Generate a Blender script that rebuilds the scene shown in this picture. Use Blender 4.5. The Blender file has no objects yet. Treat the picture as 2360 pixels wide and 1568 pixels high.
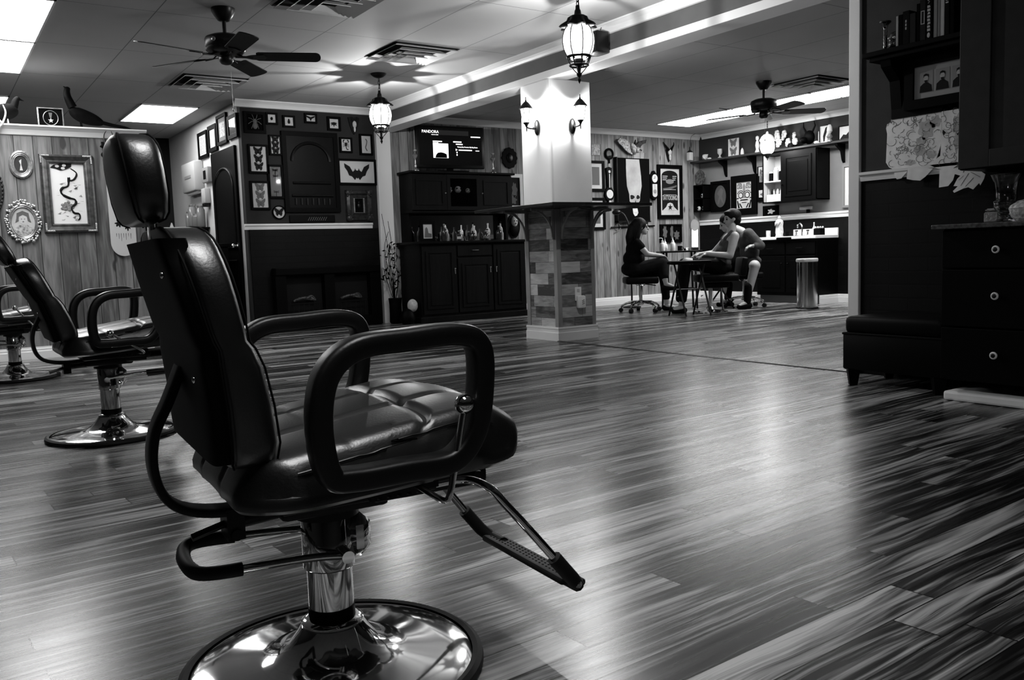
import bpy, bmesh, math, random
from mathutils import Vector, Matrix, noise as mnoise
random.seed(7)
PI = math.pi
SC = bpy.context.scene
COL = SC.collection

# ------------------------------------------------------------------ camera
EYE = 0.77
YAW, PITCH, ROLL, FPX = 0.9787686, 0.0990328, -0.0342961, 1998.15
def make_camera():
    f = Vector((math.cos(YAW)*math.cos(PITCH), math.sin(YAW)*math.cos(PITCH), -math.sin(PITCH)))
    r = Vector((math.sin(YAW), -math.cos(YAW), 0)); u = r.cross(f)
    r2 = math.cos(ROLL)*r + math.sin(ROLL)*u; u2 = -math.sin(ROLL)*r + math.cos(ROLL)*u
    cd = bpy.data.cameras.new('camera'); co = bpy.data.objects.new('camera', cd); COL.objects.link(co)
    m = Matrix((r2, u2, -f)).transposed().to_4x4(); m.translation = Vector((0, 0, EYE))
    co.matrix_world = m
    cd.sensor_width = 36.0; cd.lens = FPX/2360*36; cd.clip_start = 0.05; cd.clip_end = 60
    SC.camera = co
make_camera()

# ------------------------------------------------------------------ view, world, levels of the lamps
SC.view_settings.view_transform = 'Standard'; SC.view_settings.look = 'None'
SC.view_settings.gamma = 1.0; SC.view_settings.use_curve_mapping = False
SC.view_settings.exposure = 1.55
PANEL, PANEL_BACK = 6.5, 8.5         # fluorescent ceiling panels
BULB, SCONCE, OPAL = 31.0, 9.0, 9.0   # watt of the bulbs in lanterns, sconces, opal lamp
w = bpy.data.worlds.new('world'); SC.world = w; w.use_nodes = True
w.node_tree.nodes['Background'].inputs[0].default_value = (1, 1, 1, 1)
w.node_tree.nodes['Background'].inputs[1].default_value = 0.0
SC.cycles.max_bounces = 6; SC.cycles.transparent_max_bounces = 12
SC.cycles.sample_clamp_indirect = 4.0

# ------------------------------------------------------------------ materials (the place is seen in greys)
MATS = {}
def new_mat(name):
    m = bpy.data.materials.new(name); m.use_nodes = True
    return m, m.node_tree, m.node_tree.nodes['Principled BSDF']
def G(name, v, rough=0.6, metal=0.0, spec=None, var=0.0, scale=12.0, bump=0.0, coat=0.0, emit=0.0):
    """plain grey paint / plastic / leather; var and bump add a soft procedural mottling"""
    if name in MATS: return MATS[name]
    if spec is None: spec = .5 if v > .05 else .16
    m, nt, b = new_mat(name)
    b.inputs['Base Color'].default_value = (v, v, v, 1); b.inputs['Roughness'].default_value = rough
    b.inputs['Metallic'].default_value = metal; b.inputs['Specular IOR Level'].default_value = spec
    b.inputs['Coat Weight'].default_value = coat
    if emit:
        b.inputs['Emission Color'].default_value = (1, 1, 1, 1); b.inputs['Emission Strength'].default_value = emit
    if var or bump:
        tc = nt.nodes.new('ShaderNodeTexCoord'); nz = nt.nodes.new('ShaderNodeTexNoise')
        nz.inputs['Scale'].default_value = scale; nz.inputs['Detail'].default_value = 5
        nt.links.new(tc.outputs['Object'], nz.inputs['Vector'])
        if var:
            mr = nt.nodes.new('ShaderNodeMapRange')
            mr.inputs['From Min'].default_value = .3; mr.inputs['From Max'].default_value = .7
            mr.inputs['To Min'].default_value = v*(1-var); mr.inputs['To Max'].default_value = v*(1+var)
            nt.links.new(nz.outputs['Fac'], mr.inputs['Value']); nt.links.new(mr.outputs[0], b.inputs['Base Color'])
        if bump:
            bp = nt.nodes.new('ShaderNodeBump'); bp.inputs['Strength'].default_value = bump; bp.inputs['Distance'].default_value = .01
            nt.links.new(nz.outputs['Fac'], bp.inputs['Height']); nt.links.new(bp.outputs[0], b.inputs['Normal'])
    MATS[name] = m
    return m
def EM(name, strength, mixt=0.0):
    """lit diffuser; mixt > 0 lets the bulb inside shine through the glass"""
    m, nt, b = new_mat(name); nt.nodes.remove(b)
    out = nt.nodes['Material Output']; e = nt.nodes.new('ShaderNodeEmission'); e.inputs[1].default_value = strength
    if mixt:
        t = nt.nodes.new('ShaderNodeBsdfTransparent'); mx = nt.nodes.new('ShaderNodeMixShader'); mx.inputs[0].default_value = 1-mixt
        nt.links.new(t.outputs[0], mx.inputs[1]); nt.links.new(e.outputs[0], mx.inputs[2]); nt.links.new(mx.outputs[0], out.inputs[0])
    else: nt.links.new(e.outputs[0], out.inputs[0])
    return m
class NT:
    """tiny helper for wiring math nodes"""
    def __init__(s, nt): s.nt = nt
    def n(s, t, **k):
        x = s.nt.nodes.new(t)
        for a, v in k.items(): setattr(x, a, v)
        return x
    def link(s, a, b): s.nt.links.new(a, b)
    def m(s, op, a, b=None, c=None):
        x = s.n('ShaderNodeMath', operation=op)
        for i, v in enumerate((a, b, c)):
            if v is None: continue
            if isinstance(v, (int, float)): x.inputs[i].default_value = v
            else: s.link(v, x.inputs[i])
        return x.outputs[0]
    def ramp(s, fac, stops):
        x = s.n('ShaderNodeValToRGB'); s.link(fac, x.inputs[0]); e = x.color_ramp.elements
        while len(e) < len(stops): e.new(.5)
        for k, (p, v) in zip(e, stops): k.position = p; k.color = (v, v, v, 1)
        return x.outputs[0]
    def xyz(s, x, y, z):
        c = s.n('ShaderNodeCombineXYZ')
        for i, v in enumerate((x, y, z)):
            if isinstance(v, (int, float)): c.inputs[i].default_value = v
            else: s.link(v, c.inputs[i])
        return c.outputs[0]
def plank_mat(name, width, length, angle, dark, light, rough, grain=(1.6, 22.0), contrast=1.0, axis='XY', seam=.004, knots=False, spec=.5, idvar=.35, coat=0.0, lengths=True, stops=None, warp=0.0, fine=(2.2, 5.0)):
    m, nt, b = new_mat(name); N = NT(nt)
    tc = N.n('ShaderNodeTexCoord'); sp = N.n('ShaderNodeSeparateXYZ'); mp = N.n('ShaderNodeMapping')
    mp.inputs['Rotation'].default_value = (0, 0, -angle); N.link(tc.outputs['Object'], mp.inputs[0]); N.link(mp.outputs[0], sp.inputs[0])
    X, Y, Z = sp.outputs
    L, W = {'XY': (X, Y), 'ZX': (Z, X), 'ZY': (Z, Y), 'XZ': (X, Z), 'YZ': (Y, Z)}[axis]
    rowf = N.m('DIVIDE', W, width); row = N.m('FLOOR', rowf)
    wn = N.n('ShaderNodeTexWhiteNoise', noise_dimensions='1D'); N.link(row, wn.inputs['W'])
    off = N.m('MULTIPLY_ADD', wn.outputs[0], length, L)
    cf = N.m('DIVIDE', off, length); cidx = N.m('FLOOR', cf)
    w2 = N.n('ShaderNodeTexWhiteNoise', noise_dimensions='2D'); N.link(N.xyz(row, cidx, 0), w2.inputs['Vector'])
    pid = w2.outputs[0]
    if warp:                                   # figure that wanders along the board
        wz = N.n('ShaderNodeTexNoise'); wz.inputs['Scale'].default_value = 1.0; wz.inputs['Detail'].default_value = 2
        N.link(N.xyz(N.m('MULTIPLY', L, 2.2), N.m('MULTIPLY', W, 7.0), N.m('MULTIPLY', pid, 17.0)), wz.inputs['Vector'])
        W = N.m('MULTIPLY_ADD', N.m('SUBTRACT', wz.outputs['Fac'], .5), warp, W)
    gx = N.m('MULTIPLY', L, grain[0]); gy = N.m('MULTIPLY', W, grain[1])
    nz = N.n('ShaderNodeTexNoise'); nz.inputs['Scale'].default_value = 1.0; nz.inputs['Detail'].default_value = 4; nz.inputs['Distortion'].default_value = 1.5
    N.link(N.xyz(gx, gy, N.m('MULTIPLY', pid, 40.0)), nz.inputs['Vector'])
    n2 = N.n('ShaderNodeTexNoise'); n2.inputs['Scale'].default_value = 1.0; n2.inputs['Detail'].default_value = 6; n2.inputs['Distortion'].default_value = .5
    N.link(N.xyz(N.m('MULTIPLY', L, grain[0]*fine[0]), N.m('MULTIPLY', W, grain[1]*fine[1]), N.m('MULTIPLY', pid, 90.0)), n2.inputs['Vector'])
    g = N.m('ADD', N.m('MULTIPLY', nz.outputs['Fac'], .6), N.m('MULTIPLY', n2.outputs['Fac'], .4))
    g = N.m('ADD', g, N.m('MULTIPLY', N.m('SUBTRACT', pid, .5), idvar*.3))
    g = N.m('ADD', N.m('MULTIPLY', N.m('SUBTRACT', g, .5), contrast), .5)
    if knots:
        vo = N.n('ShaderNodeTexVoronoi'); vo.inputs['Scale'].default_value = 1.0
        N.link(N.xyz(N.m('MULTIPLY', L, 2.6), N.m('MULTIPLY', W, 7.0), N.m('MULTIPLY', row, 3.1)), vo.inputs['Vector'])
        kk = N.m('MULTIPLY', N.m('SUBTRACT', .16, vo.outputs['Distance']), 5.0)
        g = N.m('SUBTRACT', g, N.m('MAXIMUM', kk, 0.0))
    col = N.ramp(g, stops or [(.22, dark), (.42, dark+(light-dark)*.28), (.56, dark+(light-dark)*.6), (.8, light)])
    fr = N.m('FRACT', rowf); e1 = N.m('MINIMUM', fr, N.m('SUBTRACT', 1.0, fr)); s1 = N.m('GREATER_THAN', e1, seam/width*.5)
    if lengths:
        fc = N.m('FRACT', cf); e2 = N.m('MINIMUM', fc, N.m('SUBTRACT', 1.0, fc)); s2 = N.m('GREATER_THAN', e2, seam/length*.5)
        s1 = N.m('MULTIPLY', s1, s2)
    mx = N.n('ShaderNodeMix', data_type='RGBA'); N.link(s1, mx.inputs[0]); mx.inputs[6].default_value = (dark*.35,)*3+(1,); N.link(col, mx.inputs[7])
    N.link(mx.outputs[2], b.inputs['Base Color'])
    b.inputs['Roughness'].default_value = rough; b.inputs['Specular IOR Level'].default_value = spec
    b.inputs['Coat Weight'].default_value = coat; b.inputs['Coat Roughness'].default_value = .12
    rr = N.m('MULTIPLY_ADD', n2.outputs['Fac'], .12, rough-.06); N.link(rr, b.inputs['Roughness'])
    bp = N.n('ShaderNodeBump'); bp.inputs['Strength'].default_value = .35; bp.inputs['Distance'].default_value = .002
    N.link(N.m('ADD', s1, N.m('MULTIPLY', g, .12)), bp.inputs['Height']); N.link(bp.outputs[0], b.inputs['Normal'])
    MATS[name] = m
    return m
def brick_mat(name, axis, c1, c2, mortar, rough=.55):
    m, nt, b = new_mat(name); N = NT(nt)
    tc = N.n('ShaderNodeTexCoord'); sp = N.n('ShaderNodeSeparateXYZ'); N.link(tc.outputs['Object'], sp.inputs[0])
    br = N.n('ShaderNodeTexBrick'); U = sp.outputs[0] if axis == 'X' else sp.outputs[1]
    N.link(N.xyz(U, sp.outputs[2], 0), br.inputs['Vector'])
    br.inputs['Scale'].default_value = 1; br.inputs['Brick Width'].default_value = .23; br.inputs['Row Height'].default_value = .075
    br.inputs['Mortar Size'].default_value = .005; br.inputs['Bias'].default_value = -.45
    for i, v in zip((1, 2, 3), (c1, c2, mortar)): br.inputs[i].default_value = (v, v, v, 1)
    N.link(br.outputs['Color'], b.inputs['Base Color']); b.inputs['Roughness'].default_value = rough; b.inputs['Specular IOR Level'].default_value = .15
    bp = N.n('ShaderNodeBump'); bp.inputs['Strength'].default_value = .5; bp.inputs['Distance'].default_value = .006
    N.link(N.m('SUBTRACT', 1.0, br.outputs['Fac']), bp.inputs['Height']); N.link(bp.outputs[0], b.inputs['Normal'])
    return m
def tile_mat(name, v, x0, y0, px=.61, py=1.22):
    m, nt, b = new_mat(name); N = NT(nt)
    tc = N.n('ShaderNodeTexCoord'); sp = N.n('ShaderNodeSeparateXYZ'); N.link(tc.outputs['Object'], sp.inputs[0])
    def line(o, s, p, wd):
        fr = N.m('FRACT', N.m('DIVIDE', N.m('SUBTRACT', o, s), p)); e = N.m('MINIMUM', fr, N.m('SUBTRACT', 1.0, fr))
        return N.m('GREATER_THAN', e, wd/p)
    g = N.m('MULTIPLY', line(sp.outputs[0], x0, px, .0035), line(sp.outputs[1], y0, py, .0035))
    nz = N.n('ShaderNodeTexNoise'); nz.inputs['Scale'].default_value = 1.4; nz.inputs['Detail'].default_value = 3; N.link(tc.outputs['Object'], nz.inputs['Vector'])
    base = N.m('MULTIPLY_ADD', nz.outputs['Fac'], v*.24, v*.88)
    col = N.m('MULTIPLY', base, N.m('MULTIPLY_ADD', g, .68, .32))
    N.link(col, b.inputs['Base Color']); b.inputs['Roughness'].default_value = .75
    bp = N.n('ShaderNodeBump'); bp.inputs['Strength'].default_value = .3; bp.inputs['Distance'].default_value = .004
    N.link(N.m('ADD', g, N.m('MULTIPLY', nz.outputs['Fac'], 3.0)), bp.inputs['Height']); N.link(bp.outputs[0], b.inputs['Normal'])
    return m

WHITE = G('white_trim', .76, .4); PLASTER = G('plaster', .85, .6, var=.04, scale=3)
BLACK = G('black_paint', .0008, .55, spec=.07); SATIN = G('black_satin', .002, .32, spec=.3)
LEATHER = G('black_leather', .0015, .36, spec=1.0, bump=.06, scale=220); SEAM = G('seam_thread', .002, .7, spec=.1); OTTO = G('ottoman_leather', .001, .55, spec=.1)
PLASTIC = G('black_plastic', .002, .40, spec=.4, bump=.05, scale=220)
CHROME = G('chrome', .8, .07, metal=1); STEEL = G('brushed_steel', .42, .28, metal=1)
IRON = G('black_iron', .003, .4, spec=.3); RUBBER = G('rubber', .003, .6, spec=.3)
WALLDARK = G('dark_wall_paint', .022, .75, var=.12, scale=5); WALLGREY = G('grey_wall_paint', .17, .7, var=.08, scale=5)
MATW = G('mount_paper', .5, .7); MATD = G('dark_paper', .0015, .8, spec=.05); MID = G('mid_grey', .18, .5)
PALE = G('pale_bone', .55, .55, var=.25, scale=30); DKWOOD = plank_mat('dark_wood', .08, 2.0, 0, .001, .007, .5, axis='ZX', lengths=False, seam=.001, spec=.1)
BLKWOOD = G('espresso_wood', .001, .45, spec=.1, var=.3, scale=8)
SILVER = G('tarnished_silver', .42, .32, metal=.8, var=.35, scale=40)
GLASS, _nt, _b = new_mat('clear_glass'); _b.inputs['Transmission Weight'].default_value = 1; _b.inputs['Roughness'].default_value = .02; _b.inputs['IOR'].default_value = 1.46
MIRROR = G('mirror', .3, .03, metal=1)
SKIN = G('skin', .33, .5, var=.08, scale=20); HAIR = G('dark_hair', .0015, .6, bump=.3, scale=60)

# ------------------------------------------------------------------ mesh builder
class MB:
    def __init__(s): s.b = bmesh.new()
    def _add(s, fn, *a, mat=None, **k):
        r = fn(s.b, *a, **k); vs = r['verts']
        if mat is not None: bmesh.ops.transform(s.b, matrix=mat, verts=vs)
        return vs
    def box(s, x0, x1, y0, y1, z0, z1, bev=0.0, seg=2, rot=None):
        M = Matrix.Translation(((x0+x1)/2, (y0+y1)/2, (z0+z1)/2)) @ (rot or Matrix.Identity(4)) @ Matrix.Diagonal((abs(x1-x0), abs(y1-y0), abs(z1-z0), 1))
        t = bmesh.new(); bmesh.ops.create_cube(t, size=1); bmesh.ops.transform(t, matrix=M, verts=t.verts)
        if bev: bmesh.ops.bevel(t, geom=list(t.edges), offset=bev, segments=seg, profile=.5, affect='EDGES')
        s.merge(t); return s
    def merge(s, t):
        me = bpy.data.meshes.new('_t'); t.to_mesh(me); t.free(); s.b.from_mesh(me); bpy.data.meshes.remove(me)
    def ell(s, c, r, nu=20, nv=12, rot=None):
        if isinstance(r, (int, float)): r = (r, r, r)
        M = Matrix.Translation(c) @ (rot or Matrix.Identity(4)) @ Matrix.Diagonal((*r, 1))
        s._add(bmesh.ops.create_uvsphere, u_segments=nu, v_segments=nv, radius=1, mat=M); return s
    def cyl(s, p0, p1, r0, r1=None, n=16):
        return s.tube([p0, p1], [r0, r0 if r1 is None else r1], n)
    def tube(s, pts, r, n=10, closed=False, flat=None, up=None):
        """round (or flat: (half width, half thickness)) bar along pts"""
        pts = [Vector(p) for p in pts]; N = len(pts)
        rs = r if isinstance(r, (list, tuple)) else [r]*N
        rings = []; prev = Vector(up) if up else None
        for i, p in enumerate(pts):
            a = pts[(i-1) % N] if (closed or i) else p; c = pts[(i+1) % N] if (closed or i < N-1) else p
            t = (c-a).normalized()
            if prev is None: prev = Vector((0, 0, 1)) if abs(t.z) < .9 else Vector((1, 0, 0))
            u = (prev - t*prev.dot(t)).normalized(); v = t.cross(u); prev = u if not up else Vector(up)
            ring = []
            for k in range(n):
                an = 2*PI*k/n
                if flat:
                    ca, sa = math.cos(an), math.sin(an); e = .45
                    d = u*(flat[0]*math.copysign(abs(ca)**e, ca)) + v*(flat[1]*math.copysign(abs(sa)**e, sa))
                    d *= rs[i]
                else: d = (u*math.cos(an) + v*math.sin(an))*rs[i]
                ring.append(s.b.verts.new(p+d))
            rings.append(ring)
        for i in range(N if closed else N-1):
            A, B = rings[i], rings[(i+1) % N]
            for k in range(n): s.b.faces.new((A[k], A[(k+1) % n], B[(k+1) % n], B[k]))
        if not closed: s.b.faces.new(rings[0][::-1]); s.b.faces.new(rings[-1])
        return s
    def lathe(s, prof, c=(0, 0, 0), n=28, fn=None, axis=None, cap=True):
        """prof: (radius, height) bottom to top; fn(angle, i) scales the radius (flutes, lobes)"""
        rings = []; c = Vector(c)
        for i, (r, z) in enumerate(prof):
            ring = []
            for k in range(n):
                a = 2*PI*k/n; q = r*(fn(a, i) if fn else 1)
                d = Vector((q*math.cos(a), q*math.sin(a), z))
                if axis: d = axis @ d
                ring.append(s.b.verts.new(c+d))
            rings.append(ring)
        for A, B in zip(rings, rings[1:]):
            for k in range(n): s.b.faces.new((A[k], A[(k+1) % n], B[(k+1) % n], B[k]))
        if cap and prof[0][0] > 1e-4: s.b.faces.new(rings[0][::-1])
        if cap and prof[-1][0] > 1e-4: s.b.faces.new(rings[-1])
        return s
    def prism(s, poly, y0, y1, plane='XZ'):
        """polygon in (x,z) pushed from y0 to y1 (or plane XY: z0..z1, YZ: x0..x1)"""
        def P(a, b, d): return {'XZ': (a, d, b), 'XY': (a, b, d), 'YZ': (d, a, b)}[plane]
        A = [s.b.verts.new(P(a, b, y0)) for a, b in poly]; B = [s.b.verts.new(P(a, b, y1)) for a, b in poly]
        n = len(poly); fs = [s.b.faces.new(A), s.b.faces.new(B[::-1])]
        for k in range(n): fs.append(s.b.faces.new((A[k], B[k], B[(k+1) % n], A[(k+1) % n])))
        return s
    def frame(s, w, h, b, y0, y1, prof=None, cx=0, cz=0):
        """rectangular picture frame moulding round the opening, front at y0 (towards the viewer)"""
        pf = prof or [(0, y1), (0, y0), (b, y0), (b, y1)]
        cs = []
        for sx, sz in ((-1, -1), (1, -1), (1, 1), (-1, 1)):
            cs.append([s.b.verts.new((cx+sx*(w/2-d), y, cz+sz*(h/2-d))) for d, y in pf])
        m = len(pf)
        for i in range(4):
            A, B = cs[i], cs[(i+1) % 4]
            for k in range(m): s.b.faces.new((A[k], B[k], B[(k+1) % m], A[(k+1) % m]))
        return s
    def obj(s, name, mat, parent=None, smooth=False, sub=0, loc=None, norm=True):
        if norm: bmesh.ops.recalc_face_normals(s.b, faces=s.b.faces)
        me = bpy.data.meshes.new(name); s.b.to_mesh(me); s.b.free()
        if mat: me.materials.append(mat)
        if smooth:
            for p in me.polygons: p.use_smooth = True
        o = bpy.data.objects.new(name, me); COL.objects.link(o)
        if parent: o.parent = parent
        if loc: o.location = loc
        if sub:
            md = o.modifiers.new('sub', 'SUBSURF'); md.levels = sub; md.render_levels = sub
        if smooth and not sub:
            try: me.set_sharp_from_angle(angle=math.radians(40))
            except Exception: pass
        return o
def tag(o, label, cat, group=None):
    o['label'] = label; o['category'] = cat
    if group: o['group'] = group
    return o
def thing(name, label, cat, loc=(0, 0, 0), rz=0.0, group=None):
    o = bpy.data.objects.new(name, None); COL.objects.link(o); o.empty_display_size = .1
    o.location = loc; o.rotation_euler = (0, 0, rz)
    return tag(o, label, cat, group)
def struct(o): o['kind'] = 'structure'; return o
def lab(o, label): o['label'] = label; return o
def dup(root, loc, rz, label=None):
    r = root.copy(); COL.objects.link(r); r.location = loc; r.rotation_euler = (0, 0, rz)
    if label: r['label'] = label
    for ch in list(root.children):
        c = ch.copy(); COL.objects.link(c); c.parent = r
        for g in ch.children:
            d = g.copy(); COL.objects.link(d); d.parent = c
    return r
def text_mesh(name, s, size, mat, parent, loc, extrude=.001, align='CENTER', rx=PI/2, sx=1.0):
    cu = bpy.data.curves.new(name, 'FONT'); cu.body = s; cu.size = size; cu.extrude = extrude; cu.align_x = align; cu.align_y = 'CENTER'; cu.resolution_u = 3
    t = bpy.data.objects.new('_t', cu); COL.objects.link(t)
    dg = bpy.context.evaluated_depsgraph_get(); me = bpy.data.meshes.new_from_object(t.evaluated_get(dg)); me.name = name
    bpy.data.objects.remove(t); bpy.data.curves.remove(cu); me.materials.clear(); me.materials.append(mat)
    o = bpy.data.objects.new(name, me); COL.objects.link(o); o.parent = parent; o.location = loc; o.rotation_euler = (rx, 0, 0); o.scale = (sx, 1, 1)
    return o
def arc(cx, cy, r, a0, a1, n): return [(cx+r*math.cos(a0+(a1-a0)*i/n), cy+r*math.sin(a0+(a1-a0)*i/n)) for i in range(n+1)]
def oval(rx, rz, n=28): return [(rx*math.cos(2*PI*i/n), rz*math.sin(2*PI*i/n)) for i in range(n)]
def spline(pts, n=8, closed=False):
    """Catmull-Rom through pts"""
    P = [Vector(p) for p in pts]; out = []; N = len(P)
    for i in range(N if closed else N-1):
        g = lambda k: P[k % N] if closed else P[max(0, min(N-1, k))]
        a, b, c, d = g(i-1), g(i), g(i+1), g(i+2)
        for k in range(n):
            t = k/n; out.append(.5*((2*b)+(c-a)*t+(2*a-5*b+4*c-d)*t*t+(3*b-a-3*c+d)*t*t*t))
    if not closed: out.append(P[-1])
    return out
# ------------------------------------------------------------------ setting
XB, YB, XR, XD, YP, ZC, ZR = 4.515, 9.4, 9.85, 2.93, 8.57, 2.5, 2.45
FLOOR = plank_mat('floor_laminate', .1025, 1.2, math.radians(2.4), .003, .40, .27, grain=(1.0, 12.0), contrast=2.15, warp=.045, fine=(1.3, 8.0), seam=.0038, spec=.38, idvar=.55, stops=[(.20, .003), (.40, .02), (.50, .09), (.60, .20), (.82, .42)])
PINE_M = plank_mat('pine_boards', .145, 6.0, 0, .035, .25, .5, grain=(1.4, 9.0), contrast=1.25, warp=.05, axis='ZX', seam=.006, knots=True, idvar=.6, spec=.35, lengths=False)
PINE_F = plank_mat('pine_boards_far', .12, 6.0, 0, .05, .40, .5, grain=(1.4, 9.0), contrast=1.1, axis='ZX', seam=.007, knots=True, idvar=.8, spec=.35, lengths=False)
CEIL = tile_mat('ceiling_tiles', .44, .245, 6.40); CEILR = tile_mat('ceiling_tiles_side_room', .44, .245, 6.40)
BRICKX = brick_mat('dark_brick', 'X', .0012, .003, .0008); BRICKY = brick_mat('dark_brick_side', 'Y', .0014, .004, .0008)
BEAMP = G('beam_paint', .08, .7, var=.1, scale=6); REARP = G('back_room_paint', .006, .7); PARTP = G('partition_paint', .032, .7, var=.15, scale=9)
DOORW = G('door_side_paint', .42, .65, var=.05, scale=4)
def sbox(name, mat, *d, bev=0, parent=None): return struct(MB().box(*d, bev=bev).obj(name, mat, parent))
sbox('floor', FLOOR, -3.5, 10.4, -3.5, 12.7, -.1, 0)
sbox('ceiling', CEIL, -3.5, XB, -3.5, 12.7, ZC, ZC+.1)
sbox('ceiling_side_room', CEILR, XB+.18, 10.2, -3.5, YB+.1, ZR, ZC+.1)
sbox('wall_back', WALLDARK, XD, 4.6, YB, YB+.1, 0, ZC)
sbox('wall_back_wainscot', BRICKX, XD+.02, 4.47, YB-.02, YB, 0, 1.125)
sbox('wall_back_pine', PINE_F, 4.6, XR, YB, YB+.1, 0, ZR)
sbox('wall_right', WALLGREY, XR, XR+.1, -3.5, YB, 0, ZR)
sbox('wall_right_wainscot', BRICKY, XR-.02, XR, 3.0, YB-.001, .1, 1.1)
sbox('wall_right_frieze', G('frieze_paint', .03, .7), XR-.012, XR, 6.0, YB-.001, 2.05, ZR)
sbox('wall_door_side', DOORW, XD, XD+.1, YB+.1, 12.6, 0, ZC)
sbox('wall_rear', REARP, -3.5, XD, 12.6, 12.7, 0, ZC)
sbox('wall_left_pine', PINE_M, -3.5, 1.73, YP, YP+.12, 0, 1.925)
sbox('wall_partition', PARTP, XB, XB+.12, -3.5, 3.06, 1.12, 2.24)
sbox('wall_partition_wainscot', BRICKY, XB, XB+.12, -3.5, 3.06, 0, 1.12)
sbox('wall_left', G('side_paint', .02, .7), -3.6, -3.5, -3.5, 12.7, 0, ZC)
sbox('wall_front', G('side_paint', .02, .7), -3.5, 10.2, -3.6, -3.5, 0, ZC)
# beam over the opening, its trim and the end post of the partition
sbox('wall_beam', BEAMP, XB, XB+.18, -3.5, YB, 2.25, ZC)
sbox('trim_1', WHITE, XB-.018, XB+.198, -3.5, YB-.001, 2.24, 2.30, bev=.004)
sbox('trim_2', WHITE, XB-.02, XB+.14, 3.055, 3.125, 0, 2.24, bev=.004)
def crown(name, p0, p1, out, z1, h=.075, d=.06, mat=WHITE):
    """crown moulding along p0-p1 on a wall whose room side is 'out'"""
    m = MB(); o = Vector((*out, 0)); prof = [(0, 0), (.012, 0), (.016, -.0), (d*.4, h*.32), (d*.55, h*.5), (d*.9, h*.82), (d, h*.86), (d, h), (0, h)]
    prof = [(0, 0), (.014, .004), (d*.35, h*.3), (d*.5, h*.52), (d*.88, h*.8), (d, h*.85), (d, h), (0, h)]
    A = [m.b.verts.new(Vector((p0[0], p0[1], z1-h+b))+o*a) for a, b in prof]; B = [m.b.verts.new(Vector((p1[0], p1[1], z1-h+b))+o*a) for a, b in prof]
    n = len(prof); m.b.faces.new(A); m.b.faces.new(B[::-1])
    for k in range(n): m.b.faces.new((A[k], B[k], B[(k+1) % n], A[(k+1) % n]))
    return struct(m.obj(name, mat))
crown('trim_3', (XD-.06, YB), (XB, YB), (0, -1), ZC)
crown('trim_4', (XB, -3.5), (XB, YB-.06), (-1, 0), ZC)
crown('trim_5', (XB+.2, YB), (XR, YB), (0, -1), ZR)
crown('trim_6', (XR, 3.0), (XR, YB-.06), (-1, 0), ZR)
crown('trim_7', (-3.5, YP), (1.79, YP), (0, -1), 2.005, h=.085, d=.07)
sbox('trim_8', WHITE, -3.5, 1.79, YP, YP+.17, 1.925, 2.005)
def rail(name, p0, p1, out, z0, h=.062, d=.03):
    m = MB(); o = Vector((*out, 0)); prof = [(0, 0), (d*.45, 0), (d*.55, h*.35), (d*.55, h*.5), (d, h*.7), (d, h), (0, h)]
    A = [m.b.verts.new(Vector((p0[0], p0[1], z0+b))+o*a) for a, b in prof]; B = [m.b.verts.new(Vector((p1[0], p1[1], z0+b))+o*a) for a, b in prof]
    n = len(prof); m.b.faces.new(A); m.b.faces.new(B[::-1])
    for k in range(n): m.b.faces.new((A[k], B[k], B[(k+1) % n], A[(k+1) % n]))
    return struct(m.obj(name, WHITE))
rail('trim_9', (XD-.03, YB-.001), (4.4, YB-.001), (0, -1), 1.125)
rail('trim_10', (XR-.001, 3.2), (XR-.001, YB-.001), (-1, 0), 1.10, h=.075)
rail('trim_11', (XB-.001, -3.5), (XB-.001, 3.05), (-1, 0), 1.115, h=.05)
def base(name, p0, p1, out, h=.105, d=.018):
    m = MB(); o = Vector((*out, 0)); prof = [(0, 0), (d, 0), (d, h*.62), (d*.8, h*.66), (d*.8, h*.84), (d*.55, h*.88), (d*.5, h), (0, h)]
    A = [m.b.verts.new(Vector((p0[0], p0[1], b))+o*a) for a, b in prof]; B = [m.b.verts.new(Vector((p1[0], p1[1], b))+o*a) for a, b in prof]
    n = len(prof); m.b.faces.new(A); m.b.faces.new(B[::-1])
    for k in range(n): m.b.faces.new((A[k], B[k], B[(k+1) % n], A[(k+1) % n]))
    return struct(m.obj(name, WHITE))
base('baseboard_left', (-3.5, YP-.001), (1.73, YP-.001), (0, -1))
base('baseboard_back', (6.3, YB-.001), (XR, YB-.001), (0, -1), h=.11)
base('baseboard_right', (XR-.021, 3.2), (XR-.021, YB-.02), (-1, 0), h=.11)
# pilaster where the beam meets the back wall
sbox('trim_12', WHITE, 4.48, 4.66, YB-.06, YB-.001, 0, 2.24, bev=.004)
# threshold strip between the two floors
struct(MB().prism([(-.02, 0), (-.012, .006), (.012, .006), (.02, 0)], 3.1, 5.985).obj('trim_13', G('threshold', .03, .4), loc=(XB, 0, 0)))
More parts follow.
